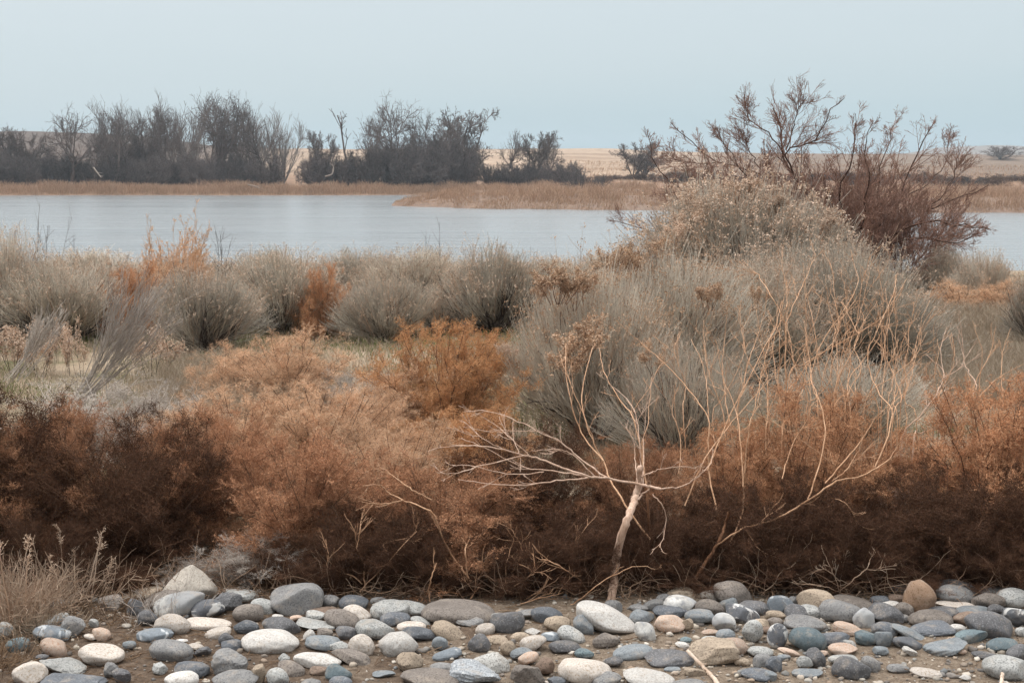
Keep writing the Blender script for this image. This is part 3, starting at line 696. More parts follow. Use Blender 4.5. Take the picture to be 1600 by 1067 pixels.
# short stems carrying clumped seed heads in the turf
def clump(seed, n):
    rng = np.random.default_rng(seed); S = MB(); P, Rr = roots(rng, n, 1, .006, 16, K=5, spread=.2, up=.02, crook=.08); P *= rng.uniform(.55, 1.0, n)[:, None, None]; S.tubes(P, Rr, 3)
    A, Ar = grow(rng, P, Rr, 9, .45, 1, .25, 30, up=.1, crook=.1, K=3, rmin=.003); S.tubes(A, Ar, 3)
    Hd = MB(); t = np.concatenate([P[:, -1], A[:, -1]]); c = np.repeat(t, 22, 0) + rng.normal(size=(len(t) * 22, 3)) * [.03, .03, .045]
    Hd.flecks(c, rng.normal(size=c.shape) + [0, 0, .7], .045, .022, rng)
    return S, Hd
for i, (px, py, top, hw, Y, n, lb, hm) in enumerate((
        (22, 545, 494, 34, 11.2, 9, "pale clumped seed heads on short stems at the meadow's edge", 'seed'), (58, 540, 500, 26, 11.0, 6, "lower pale seed head clump beside the two taller clumps", 'seed'),
        (82, 545, 492, 20, 11.3, 4, "slim pair of pale seed heads on tall bent stems", 'seed'), (108, 545, 492, 22, 11.1, 6, "tallest pale seed head clump in front of the dark bush base", 'seed'), (126, 550, 510, 20, 10.9, 4, "smallest pale seed head clump above dark grass", 'seed'),
        (235, 545, 490, 34, 11.0, 7, "straw-coloured flower heads beside the leaning grey brush", 'seed'),
        (872, 470, 408, 38, 8.1, 12, "large rusty-brown seed head cluster on the broad rabbitbrush shoulder", 'seedbrown'), (898, 480, 398, 26, 8.3, 7, "brown seed head cluster above the rusty shoulder cluster", 'seedbrown'),
        (906, 560, 492, 36, 7.6, 12, "dark brown seed head cluster halfway up the broad rabbitbrush", 'seedbrown'), (880, 590, 528, 30, 7.5, 9, "lower brown seed head cluster touching the tan stem tips", 'seedbrown'),
        (1022, 580, 530, 22, 7.7, 7, "single brown seed head knot on the slanting tan stem", 'seedbrown'), (1108, 480, 430, 26, 8.9, 8, "brown seed head tuft among pale grey twigs", 'seedbrown'),
        (960, 440, 372, 32, 9.6, 9, "orange-brown seed heads against the water", 'seedbrown'), (1000, 440, 362, 28, 10.2, 7, "tan seed heads below the drooping bare branch by the water", 'seedbrown'),
        (930, 448, 390, 18, 9.3, 4, "small orange-brown seed head against the water's edge", 'seedbrown'),
        (842, 470, 440, 16, 8.2, 5, "lowest rusty flower knot on the broad rabbitbrush's outer slope", 'seedbrown'), (852, 462, 420, 15, 8.3, 5, "small rusty flower knot just above the lowest knot", 'seedbrown'),
        (918, 470, 420, 18, 8.4, 5, "rusty flower knot inside the broad rabbitbrush's shoulder", 'seedbrown'), (945, 440, 388, 16, 9.2, 5, "tan flower knot between the orange-brown seed heads", 'seedbrown'),
        (980, 430, 366, 20, 9.9, 6, "tan flower knot where slope and water meet", 'seedbrown'), (1025, 420, 350, 24, 10.6, 7, "tan flower heads below the drooping bare branch's base", 'seed'),
        (1048, 390, 325, 24, 11.6, 6, "feathery tan plumes low on the tallest rabbitbrush's slope", 'seed'), (1070, 370, 306, 24, 12.0, 6, "feathery tan plumes midway up the tallest rabbitbrush's slope", 'seed'),
        (1180, 480, 440, 18, 9.2, 5, "small tan flower knot among the slanting stems", 'seedbrown'), (800, 560, 520, 18, 7.7, 5, "pale tan flower knot beside the brightest orange dome", 'seed'),
        (1215, 330, 292, 30, 12.2, 7, "feathery tan flower heads just under the tallest crest", 'seed'), (1150, 320, 268, 36, 12.4, 9, "feathery tan plumes crowning the tallest rabbitbrush", 'seed'), (1100, 345, 290, 30, 12.3, 7, "feathery tan plumes on the sloping shoulder of the tallest rabbitbrush", 'seed'),
        (1272, 372, 325, 30, 12.0, 7, "feathery tan plumes where the red tree meets the rabbitbrush", 'seed'))):
    S, Hd = clump(100 + i, n); pb = at(px, py, Y); h = at(px, top, Y)[2] - pb[2]
    if i < 6: pb[2] = gz(pb[0], Y); h = at(px, top, Y)[2] - pb[2]
    s = hw / F * Y / .35
    plant("seed_head_clump", [("stems", S.mesh("stems", M['wood' if i < 6 else 'rustwood'])), ("seed_heads", Hd.mesh("seed_heads", M[hm]))], tuple(pb - np.array([0, 0, .02])), i, (s, s, h / 1.02), lb, "seed heads", "seed head clumps")
# ------------------------------------------------------------------ far shore trees
def shore_y(px, extra):
    x = 0
    Y = 235.
    for _ in range(4): x = (px - 800) / F * Y; Y = float(shore(np.array(x))) + extra
    return Y
def far_plant(name, kind, px, top, hw, extra, label, cat, group, unit, Y=None, base=None):
    Y = Y or shore_y(px, extra); x = (px - 800) / F * Y
    e_ = extent(kind); z = gz(x, Y); h = (at(px, top, Y)[2] - z) / e_[0] * 1.02; s = hw / F * Y / e_[1] * 1.05
    return plant(name, kind, (x, Y, z - .1), rr_.uniform(0, 6.28), (s, s, h), label, cat, group)
GT = "bare trees on the far shore"
OU, DU = .42, .55
for a in (
    (OAK[0], 115, 170, 40, 18, "crooked bare tree standing alone above dark scrub on the far shore", .40),
    (OAK[1], 148, 176, 26, 16, "slim bare tree beside the lone crooked tree across the river", .36),
    (OAK[2], 168, 168, 32, 12, "forked bare tree with pale leaning stems across the river", .36),
    (DENSE[0], 207, 184, 36, 22, "dense twiggy dark tree beside the forked bare tree", .5),
    (DENSE[1], 238, 188, 34, 26, "dense dark tree second along from the forked bare tree", .5),
    (OAK[3], 265, 164, 36, 20, "bare tree rising among pale thicket twigs across the river", .40),
    (OAK[1], 300, 172, 30, 20, "thin bare tree between the thicket tree and the tall bare group", .38),
    (OAK[0], 336, 152, 44, 20, "tall dark bare tree starting the highest group across the river", .40),
    (OAK[2], 358, 146, 42, 24, "highest bare tree of the far shore", .40),
    (OAK[3], 385, 152, 42, 22, "tall bare tree beside the highest one with wide crown", .42),
    (OAK[1], 416, 172, 46, 18, "rounded bare tree ending the tall group, branches drooping to the field", .42),
    (DENSE[2], 516, 206, 32, 18, "short gnarled bare tree beside the dead snag", .5),
    (OAK[0], 618, 152, 42, 22, "tall bare tree above the middle dark thicket", .40),
    (OAK[2], 590, 182, 30, 16, "curved bare tree leaning out from the middle dark thicket", .36),
    (OAK[3], 655, 176, 34, 22, "bare tree between the middle tall tree and the broad twiggy tree", .40),
    (DENSE[0], 690, 184, 40, 18, "twiggy tree joined to the broad twiggy tree", .5),
    (DENSE[1], 716, 172, 44, 22, "broad twiggy tree ending the middle group", .5),
    (OAK[1], 788, 205, 30, 26, "small open bare tree apart from the middle group", .40),
    (DENSE[2], 830, 207, 38, 30, "broad small twiggy tree on the open field edge", .5),
    (OAK[3], 862, 216, 34, 28, "low bare tree ending the small open group", .42)):
    far_plant("bare_tree", a[0], a[1], a[2], a[3], a[4], a[5], "tree", GT, a[6])
far_plant("bare_tree", DEAD[0], 548, 172, 30, 20, "thin dead snag between the two big tree groups", "tree", GT, .36)
far_plant("bare_tree", DEAD[1], 178, 200, 30, 9, "broken dead tree leaning over the reeds across the river", "tree", GT, .36)
far_plant("bare_tree", DENSE[1], 22, 200, 36, 26, "dense dark tree at the picture's edge across the river", "tree", GT, .5)
far_plant("bare_tree", DENSE[2], 52, 208, 34, 24, "dense dark tree second from the picture's edge across the river", "tree", GT, .5)
far_plant("bare_tree", DENSE[0], -30, 205, 40, 24, "dense dark tree partly cut by the picture's edge", "tree", GT, .5)
far_plant("bare_tree", DENSE[2], 988, 223, 36, 0, "round dense evergreen-like tree alone on the tan field", "tree", GT, .5, Y=300)
far_plant("bare_tree", DENSE[0], 1005, 228, 24, 0, "small tree hugging the round lone tree's flank", "tree", GT, .5, Y=302)
far_plant("bare_tree", DENSE[1], 1556, 228, 34, 0, "reddish far tree clump under the grey gravel hill", "tree", GT, .5, Y=520)
GP = "pale leafless thickets behind the far trees"
for px, top, hw, ex, lb in ((225, 158, 46, 40, "pale thicket behind the dense dark trees across the river"), (285, 152, 46, 42, "pale thicket behind the thin bare trees across the river"), (440, 184, 36, 30, "pale thicket fading out beside the tall bare group"), (395, 168, 42, 44, "pale thicket behind the highest bare trees")):
    far_plant("pale_thicket", THICK[0], px, top, hw, ex, lb, "thicket", GP, .38)
GU = "dark scrub under the far trees"
q = random.Random(8)
SC = []
for px in range(-40, 432, 27): SC.append((px + q.uniform(-6, 6), q.uniform(232, 248), q.uniform(24, 34), q.uniform(9, 26)))
for px in range(494, 570, 23): SC.append((px, q.uniform(232, 252), q.uniform(22, 30), q.uniform(8, 20)))
SC += [(600, 222, 34, 12), (632, 214, 38, 13), (668, 212, 38, 16), (702, 218, 38, 12), (734, 232, 30, 14), (650, 232, 40, 8)]
for px in range(772, 900, 23): SC.append((px, q.uniform(252, 266), q.uniform(20, 28), q.uniform(12, 30)))
for i, (px, top, hw, ex) in enumerate(SC):
    far_plant("dark_scrub", SCRUB[i % 3], px, top, hw, ex, "dense dark shrub in the scrub under the far bare trees", "shrub", GU, .62)
far_plant("round_scrub", SCRUB[0], 917, 272, 26, 0, "low rounded dark shrub standing by the tip of the reedy spit", "shrub", None, .6, Y=232)
GR_ = "brown scrub on the far field"
for px in range(930, 1640, 34):
    Y = q.uniform(250, 285); far_plant("brown_scrub", SCRUBB[q.randint(0, 1)] if q.random() < .7 else SCRUB[1], px + q.uniform(-9, 9), q.uniform(266, 274), q.uniform(22, 34), 0, "low brown shrub in the scrub band behind the reedy spit", "shrub", GR_, .62, Y=Y)
# weathered logs on the far shore
def log(pts, r, label):
    P = spline([at(*p) for p in pts], 12); m = MB(); m.tubes(P, np.linspace(r, r * .4, 12)[None], 7)
    rng = np.random.default_rng(len(label)); A, Ar = grow(rng, P[None], np.linspace(r, r * .4, 12)[None], 5, .3, .95, .3, 40, crook=.1, K=4); m.tubes(A, Ar, 5)
    o = link("driftwood_log", m.mesh("driftwood_log", M['log'], True)); tag(o, label, "log", "weathered logs on the far shore")
Y0 = shore_y(153, 5); log([(146, 262, Y0 + 1), (158, 278, Y0)], .16, "pale fallen trunk leaning into the reeds below the forked tree")
Y0 = shore_y(400, 3); log([(388, 289, Y0 + 1), (402, 293, Y0), (414, 300, Y0 - 1)], .16, "bleached log sliding from the reeds to the waterline")
Y0 = shore_y(512, 6); log([(508, 276, Y0), (519, 272, Y0), (521, 262, Y0 + .5), (517, 256, Y0 + .5)], .13, "bleached curved branch in front of scrub below the dead snag")

# ------------------------------------------------------------------ reeds and grass (nobody could count the blades)
def blades(name, X, Y, Z, Hh, W, mat, seed, lean=.35, label=None, K=3):
    rng = np.random.default_rng(seed); n = len(X)
    B = np.stack([X, Y, Z], 1); a = rng.uniform(0, 6.28, n)
    D = np.stack([np.cos(a), np.sin(a), 0 * a], 1) * (np.abs(rng.normal(0, lean, n)) * Hh)[:, None]
    t = np.linspace(0, 1, K)
    P = np.stack([B + D * k ** 1.8 + np.array([0, 0, 1.]) * (Hh * k * (1 - .15 * k))[:, None] for k in t], 1)
    m = MB(); m.tubes(P, (W * .5)[:, None] * np.linspace(1, .35, K)[None], 3)
    o = link(name, m.mesh(name, M[mat])); tag(o, kind="stuff", label=label)
rng = np.random.default_rng(9)
n = 26000; u = rng.uniform(-.42, .10, n); px = 800 + u * F
Y = np.array([shore_y(p, 0) for p in np.linspace(-160, 1060, 120)]); Yb = np.interp(px, np.linspace(-160, 1060, 120), Y)
ex = np.abs(rng.normal(0, 3.0, n)) + rng.uniform(0, 2.0, n); Y = Yb + ex; X = u * Y
cl = .35 + .75 * np.clip(rough(X, Y, .3) * .9 + .35, 0, 1.2)
blades("shore_reeds", X, Y, height(X, Y) - .05, rng.uniform(.7, 1.5, n) * (.55 + .6 * cl) * np.clip(.55 + ex * .25, .5, 1.15), np.full(n, .05), 'reed', 10, label="tan reeds along the far waterline")
n = 42000; X = rng.uniform(-15, 78, n); f_, b_ = spit_front(X), spit_back(X); v = rng.beta(.7, 2.0, n); Y = f_ - .3 + (b_ - f_ - .4) * v
e = np.minimum(Y - f_, b_ - Y); cl = np.clip(rough(X, Y, .35) * .5 + .6, .25, 1.2)
blades("spit_reeds", X, Y, spit_z(X, Y) - .05, rng.uniform(.6, 1.25, n) * cl * np.clip(.4 + e * .28, .35, 1.25) * np.clip(.4 + (X + 15) * .06, .35, 1.1), np.full(n, .05), 'reed', 11, label="tan reeds covering the low spit in the river")
n = 9000; u = rng.uniform(.02, .42, n); Y = rng.uniform(262, 420, n); X = u * Y
blades("field_grass", X, Y, height(X, Y), rng.uniform(.3, .9, n), np.full(n, .09), 'reed', 12, label="rough dry grass on the far field")
# meadow grass
n = 60000; Y = 6.6 + 12.5 * rng.uniform(0, 1, n) ** .8; X = rng.uniform(-.5, .5, n) * (Y + 1)
k = rough(X, Y, .9); sel = k > -.5; X, Y = X[sel], Y[sel]; n = len(X)
blades("meadow_grass", X, Y, height(X, Y) - .01, rng.uniform(.05, .17, n), rng.uniform(.0025, .005, n), 'palegrass', 13, .6, "pale dry meadow grass")
n = 40000; Y = 8.5 + 6.5 * rng.uniform(0, 1, n); X = rng.uniform(-.5, .5, n) * (Y + 1); k = rough(X + 30, Y, .8) + .7 * np.exp(-((Y - 12.4) / 1.3) ** 2); sel = k > .15; X, Y = X[sel], Y[sel]; n = len(X)
blades("green_turf", X, Y, height(X, Y) - .01, rng.uniform(.04, .12, n), rng.uniform(.003, .006, n), 'green', 14, .5, "short green turf between the bushes")
n = 26000; Y = 9.5 + 7 * rng.uniform(0, 1, n); px = rng.uniform(1430, 1660, n); X = (px - 800) / F * Y
blades("pale_fuzzy_grass", X, Y, height(X, Y) - .01, rng.uniform(.10, .30, n), rng.uniform(.003, .005, n), 'palegrass', 15, .45, "tall pale fuzzy grass beside the wide rabbitbrush")
n = 9000; px = rng.normal(360, 75, n); Y = rng.uniform(8.6, 11.5, n); X = (px - 800) / F * Y
blades("straw_grass", X, Y, height(X, Y) - .01, rng.uniform(.12, .30, n), rng.uniform(.002, .004, n), 'palegrass', 16, .5, "straw grass between orange weeds and grey rabbitbrush")
# tangled dead stalks along the foot of the weeds
n = 1500; px = rng.uniform(-60, 1660, n); Y = rng.uniform(5.30, 5.6, n); X = (px - 800) / F * Y
d = rng.normal(size=(n, 3)) * [1, .5, .45] + [0, 0, .45]; d /= np.linalg.norm(d, axis=1, keepdims=True)
P = np.zeros((n, 7, 3)); P[:, 0] = np.stack([X, Y, height(X, Y) + rng.uniform(0, .06, n) ** 1], 1); L = rng.uniform(.05, .22, n)
for k in range(1, 7):
    d = d + rng.normal(size=d.shape) * .22 + np.array([0, 0, -.03]); d /= np.linalg.norm(d, axis=1, keepdims=True); P[:, k] = P[:, k - 1] + d * (L / 6)[:, None]
P[..., 2] = np.maximum(P[..., 2], .004)
m = MB(); m.tubes(P, rng.uniform(.0006, .0015, n)[:, None] * np.linspace(1, .6, 7)[None], 3)
o = link("dead_tangle", m.mesh("dead_tangle", M['tangle'])); tag(o, kind="stuff", label="tangled dead stalks along the foot of the weed bushes")
# thatch on the ground below the weed bushes
n = 9000; Y = rng.uniform(5.3, 7.5, n); X = rng.uniform(-.48, .48, n) * (Y + .5)
blades("thatch", X, Y, height(X, Y), rng.uniform(.02, .10, n), rng.uniform(.002, .004, n), 'litter', 17, 1.1, "brown thatch below the weed bushes")

# ------------------------------------------------------------------ bare red tree in front of the water
def red_tree():
    Yt = 17.0; rng = np.random.default_rng(123)
    root = at(1338, 428, Yt); root[2] = gz(root[0], Yt)
    e = bpy.data.objects.new("bare_red_tree", None); COL.objects.link(e); e.location = root
    tag(e, "bare reddish tree with many spreading limbs rising before the water", "tree")
    limbs = [  # px, py, distance offset ; radius at foot
        ([(1335, 425, 0), (1300, 345, .1), (1262, 300, .2), (1240, 275, .2), (1222, 235, .3), (1218, 200, .3), (1208, 172, .4)], .042),
        ([(1262, 300, .2), (1235, 262, 0), (1228, 232, -.1), (1262, 225, -.2), (1285, 200, -.2), (1302, 170, -.3), (1320, 156, -.3)], .024),
        ([(1222, 235, .3), (1195, 205, .5), (1170, 185, .6), (1165, 165, .6)], .017),
        ([(1228, 235, .2), (1240, 200, .2), (1250, 168, .1), (1260, 156, 0)], .015),
        ([(1330, 420, 0), (1325, 360, -.3), (1310, 300, -.5), (1330, 250, -.6), (1335, 205, -.7), (1338, 180, -.7)], .028),
        ([(1340, 425, 0), (1370, 360, .2), (1400, 320, .4), (1420, 270, .5), (1438, 225, .6), (1460, 188, .7)], .030),
        ([(1340, 425, 0), (1360, 380, .3), (1410, 350, .3), (1455, 325, .4), (1500, 310, .5), (1545, 290, .6)], .034),
        ([(1345, 425, 0), (1392, 368, -.2), (1430, 350, -.4), (1480, 348, -.5), (1520, 352, -.6), (1548, 358, -.6)], .028),
        ([(1340, 425, 0), (1385, 385, -.5), (1440, 372, -.7), (1490, 380, -.8), (1525, 366, -.9)], .022),
        ([(1325, 420, 0), (1270, 330, .5), (1200, 280, .9), (1130, 255, 1.2), (1085, 225, 1.4), (1048, 195, 1.5)], .026),
        ([(1320, 425, 0), (1250, 345, -.6), (1180, 290, -.8), (1140, 240, -.9), (1120, 200, -1)], .022),
        ([(1315, 430, 0), (1220, 370, .6), (1130, 330, .8), (1060, 295, 1.0), (1020, 250, 1.1), (1012, 215, 1.1)], .022),
        ([(1300, 430, 0), (1150, 400, .8), (1050, 370, 1.0), (990, 352, 1.1), (950, 345, 1.2)], .020),
        ([(1330, 420, 0), (1370, 330, .8), (1375, 270, 1.0), (1390, 215, 1.1), (1395, 190, 1.2)], .022),
        ([(1335, 420, 0), (1350, 340, -.9), (1360, 280, -1.2), (1352, 235, -1.3), (1360, 190, -1.3)], .022),
        ([(1325, 420, 0), (1290, 345, 1.0), (1270, 290, 1.3), (1255, 235, 1.4)], .02),
        ([(1455, 325, .4), (1490, 280, .5), (1500, 235, .6)], .014),
        ([(1400, 320, .4), (1445, 290, .8), (1475, 255, 1.0), (1482, 215, 1.1)], .015),
        ([(1200, 280, .9), (1170, 235, .8), (1155, 200, .7)], .013),
        ([(1130, 255, 1.2), (1075, 255, 1.2), (1040, 240, 1.3)], .010),
    ]
    allP = []; allR = []
    for pts, r in limbs:
        P = spline([at(a, b, Yt + d) for a, b, d in pts], 12) - root
        P[1:] += rng.normal(size=(11, 3)) * .015
        allP.append(P); allR.append(r * np.linspace(1, .28, 12))
    n_main = 16
    T = MB(); T.tubes(np.array(allP), np.array(allR) * .55, 6)
    link("limbs", T.mesh("limbs", M['redbark']), e)
    P = np.array(allP); Rr = np.array(allR) * .6
    C = MB()
    Fn, Fr = roots(rng, 50, 1.75, .010, 33, K=12, spread=.12, up=.02, crook=.07); C.tubes(Fn, Fr, 4)
    F2, F2r = roots(rng, 46, 1.75, .008, 38, K=12, spread=.2, up=.03, crook=.07, base=(-1.15, .5, .1)); F3, F3r = roots(rng, 18, 1.3, .008, 30, K=12, spread=.2, up=.03, crook=.07, base=(.75, .6, .1)); C.tubes(F2, F2r, 4); C.tubes(F3, F3r, 4)
    P = np.concatenate([P, Fn, F2, F3]); Rr = np.concatenate([Rr, Fr, F2r, F3r])
    A, Ar = grow(rng, P, Rr, 22, .15, .98, .26, 32, up=.06, crook=.10, K=6, taper=.5, rmin=.0024, lr_var=.5, absL=np.full(len(P) * 22, .42), tipf=.85)
    B, Br = grow(rng, A, Ar, 7, .15, 1, .46, 34, up=.05, crook=.13, K=5, taper=.6, rmin=.0018)
    D, Dr = grow(rng, B, Br, 4, .15, 1, .5, 34, up=.05, crook=.14, K=3, taper=.6, rmin=.0014)
    for a, b, s in ((A, Ar, 4), (B, Br, 3), (D, Dr, 3)): C.tubes(a, b, s)
    link("twigs", C.mesh("twigs", M['redtwig']), e)
red_tree()
# ------------------------------------------------------------------ bare saplings and dead branches, traced in the photograph and set at their own distances
_tr = np.random.default_rng(55); TS = [.62, .74]
def limb(pts, r0, r1, Y, dY=0.0, n=None, wob=.0016):
    """pts in photo pixels; distance runs from Y to Y+dY along the limb, with a slow sway"""
    if Y > 6.05 and 595 < pts[0][1] < 720 and r0 > .0031: pts = [(pts[0][0] * .93 + 1300 * .07, HORIZON + H / Y * F + 4)] + list(pts)      # rooted in the ground among the bushes
    k = len(pts); ph = _tr.uniform(0, 6)
    w = [at(p[0], p[1], Y + dY * i / max(1, k - 1) + .05 * math.sin(ph + i * 1.3) * min(1, i)) for i, p in enumerate(pts)]
    n = n or max(6, 4 * k)
    r0, r1 = (r0, r1) if r0 > .014 else (r0 * TS[0], r1 * TS[1])
    P = spline(w, n); P[1:-1] += _tr.normal(size=(n - 2, 3)) * wob
    return P, np.linspace(r0, r1, n) * (1 + .05 * np.sin(np.arange(n) * 1.7 + ph))
def twigs_of(P, Rr, n, L, ang=30, up=.05, rmin=.0009):
    return grow(_tr, P[None], Rr[None], n, .3, 1, .3, ang, up=up, crook=.14, K=5, taper=.5, rmin=rmin, absL=np.full(n, L))
def sapling(name, label, cat, mat, stems, group=None, twn=5, twL=.18):
    """stems: (part name, pts, r0, r1, Y, dY); each is a mesh of its own under one Empty"""
    first = limb(*stems[0][1:6]); o0 = first[0][0].copy()
    e = bpy.data.objects.new(name, None); COL.objects.link(e); e.location = o0; e.empty_display_size = .1
    tag(e, label, cat, group)
    for i, s in enumerate(stems):
        P, Rr = first if i == 0 else limb(*s[1:6])
        m = MB()
        if s[0] == "trunk":      # blunt, splintered end
            d = (P[-1] - P[-2]); d /= np.linalg.norm(d)
            P = np.vstack([P, P[-1] + d * .004 + [.004, 0, 0], P[-1] + d * .016 + [.005, .0, 0]]); Rr = np.concatenate([Rr, [Rr[-1] * .75, .0015]])
        m.tubes(P - o0, Rr[None], 10 if s[0] == "trunk" else (8 if s[2] > .008 else 6))
        if twn and s[2] < .012:
            A, Ar = twigs_of(P - o0, Rr, twn, twL); m.tubes(A, Ar, 5)
            B, Br = grow(_tr, A, Ar, 2, .3, 1, .5, 30, up=.05, crook=.14, K=4, taper=.6, rmin=.0008); m.tubes(B, Br, 4)
        link(s[0], m.mesh(s[0], M[s[6] if len(s) > 6 else mat], True), e)
    return e

B_ = "branch"; S_ = "stem"
Y = 5.35
sapling("snapped_sapling", "snapped bare sapling with pale scarred trunk and long sideways branches behind white boulder", "sapling", 'palewood', [
    ("trunk", [(955, 948), (956, 930), (960.6, 891), (965, 860), (972, 832), (981, 809), (989, 788), (995, 771), (999, 750), (1000.5, 731)], .0175, .0125, Y, .06),
    (B_, [(1033, 764), (1015, 760), (995, 756), (950, 747), (923, 745), (885, 733), (847, 718), (820, 711), (785, 702), (747, 697), (706, 697), (668, 706)], .0085, .002, Y - .03, -.25),
    (B_, [(923, 745), (888, 739), (844, 733), (827, 732), (792, 718), (761, 701), (720, 684)], .0052, .0014, Y - .08, -.05),
    (B_, [(947, 745), (906, 716), (878, 692), (840, 673), (809, 658), (768, 643), (725, 643)], .0055, .0016, Y - .06, .15),
    (B_, [(923, 745), (871, 751), (827, 757), (775, 757), (716, 749)], .0052, .0014, Y - .08, -.2),
    (B_, [(850, 737), (792, 740), (740, 728), (706, 726)], .0036, .0012, Y - .16, .0),
    (B_, [(820, 711), (758, 726), (706, 740), (682, 737)], .0042, .0012, Y - .18, -.1),
    (B_, [(826, 711), (799, 685), (775, 665), (747, 646)], .0036, .0013, Y - .18, .1),
    (B_, [(840, 673), (792, 673), (754, 673)], .003, .0011, Y + .02, .0),
    (B_, [(930, 745), (895, 711), (871, 702), (830, 704)], .0045, .0013, Y - .07, -.15),
    (B_, [(785, 701), (754, 685), (737, 668), (717, 656)], .003, .001, Y - .2, .05),
    (B_, [(813, 737), (813, 713), (802, 689), (792, 675)], .003, .001, Y - .2, .1),
    (B_, [(998, 780), (1006, 770), (1016, 764)], .0055, .004, Y - .02, -.08),
    (B_, [(1002, 745), (1020, 737), (1037, 732), (1067, 729), (1088, 732)], .0048, .0018, Y, .1),
    (B_, [(1033, 764), (1067, 759), (1086, 747), (1100, 735), (1112, 722)], .0045, .0013, Y, .2),
    (B_, [(1020, 772), (1034, 789), (1041, 811), (1037, 838), (1030, 855)], .0032, .0012, Y - .05, -.06),
    (B_, [(1003, 752), (1001, 720), (1000, 700), (996, 661), (984, 628), (958, 604), (946, 588)], .0042, .0015, Y + .02, .3),
    (B_, [(1004, 760), (1006, 725), (1006, 690), (1010, 640), (1016, 605)], .0038, .0013, Y + .02, .25),
    (B_, [(996, 758), (993, 725), (992, 690), (1000, 650), (1030, 620)], .0034, .0013, Y + .02, .2),
], twn=3, twL=.10)
Y = 5.5
sapling("tan_sapling", "thin brown sapling forking up behind the snapped trunk to seed clusters", "sapling", 'tanwood', [
    (S_, [(1021, 935), (1018, 880), (1016, 840), (1012, 790), (1010, 750)], .0085, .005, Y + .04, .05, 'brownwood'),
    (S_, [(1016, 842), (981, 795), (954, 751), (943, 720), (923, 682), (912, 647), (910, 606), (923, 553), (930, 537)], .0068, .002, Y, .7),
    (B_, [(943, 720), (910, 678), (893, 629), (884, 580), (884, 537)], .005, .0018, Y + .25, .5),
    (B_, [(1010, 760), (992, 661), (972, 629), (946, 586), (936, 543)], .0052, .0018, Y, .6),
    (B_, [(992, 661), (990, 640), (1012, 610), (1040, 565), (1076, 622)], .003, .0012, Y + .3, .2),
    (B_, [(1010, 755), (1003, 700), (1012, 660), (1018, 590)], .004, .0014, Y, .3),
    (B_, [(912, 647), (895, 610), (872, 545)], .003, .0012, Y + .4, .2),
], "tan saplings and dead stems", twn=3, twL=.12)
Y = 5.45
sapling("tan_sapling", "leaning brown sapling with one long tan stem arching across the rust bush", "sapling", 'tanwood', [
    (S_, [(1068, 940), (1085, 908), (1105, 875), (1124, 845), (1132, 820), (1140, 800)], .0125, .007, Y, .06, 'brownwood'),
    (S_, [(1122, 850), (1145, 834), (1165, 824), (1206, 813), (1244, 794), (1285, 766), (1307, 751)], .0048, .0052, Y, -.02),
    (S_, [(1307, 751), (1345, 744), (1379, 725), (1397, 706), (1410, 680)], .005, .0016, Y, .05),
    (B_, [(1289, 755), (1319, 721), (1349, 684), (1364, 657), (1394, 631), (1420, 608)], .0048, .0014, Y, .3),
    (B_, [(1367, 730), (1386, 687), (1394, 642), (1375, 616), (1360, 582), (1356, 549), (1376, 504), (1397, 456), (1400, 430)], .005, .0018, Y + .03, .8),
    (B_, [(1262, 780), (1281, 725), (1289, 672), (1277, 616), (1267, 590), (1283, 537), (1316, 488), (1340, 443), (1334, 411)], .0046, .0016, Y, .9),
    (B_, [(1300, 752), (1322, 735), (1340, 706)], .0034, .0014, Y - .02, .05),
    (B_, [(1222, 748), (1236, 700), (1262, 650), (1266, 600), (1255, 560)], .0036, .0012, Y + .15, .3),
    (B_, [(1394, 642), (1400, 600), (1396, 560), (1404, 530)], .003, .0012, Y + .3, .3),
    (B_, [(1165, 826), (1182, 852), (1196, 868), (1199, 893)], .003, .0012, Y - .02, -.04),
    (B_, [(1305, 779), (1322, 787), (1334, 805), (1339, 828)], .0022, .001, Y + .05, -.03),
], "tan saplings and dead stems", twn=3, twL=.14)
Y = 5.65
sapling("tan_sapling", "clump of slanting tan stems crossing behind the leaning brown sapling", "sapling", 'tanwood', [
    (S_, [(1140, 850), (1155, 815), (1161, 790), (1165, 717), (1172, 660), (1180, 635), (1195, 560), (1210, 508)], .0065, .0018, Y, .6),
    (S_, [(1120, 800), (1108, 740), (1107, 690), (1105, 650), (1070, 602), (1030, 560), (1000, 535), (962, 500)], .0058, .0018, Y, .6),
    (B_, [(1105, 735), (1142, 646), (1177, 577), (1210, 512), (1222, 470)], .0048, .0016, Y, .6),
    (B_, [(1070, 790), (1100, 720), (1140, 665), (1185, 612), (1234, 560)], .0046, .0015, Y, .5),
    (B_, [(1161, 760), (1157, 690), (1150, 640), (1130, 590), (1118, 530)], .0045, .0014, Y + .05, .5),
    (B_, [(1107, 660), (1105, 610), (1098, 570), (1080, 530)], .0036, .0013, Y + .2, .4),
    (B_, [(1060, 740), (1064, 690), (1050, 640), (1062, 600)], .003, .0012, Y, .2),
    (B_, [(1165, 640), (1200, 655), (1240, 680), (1290, 715), (1305, 728)], .0034, .0012, Y, .1),
], "tan saplings and dead stems", twn=3, twL=.16)
Y = 6.2
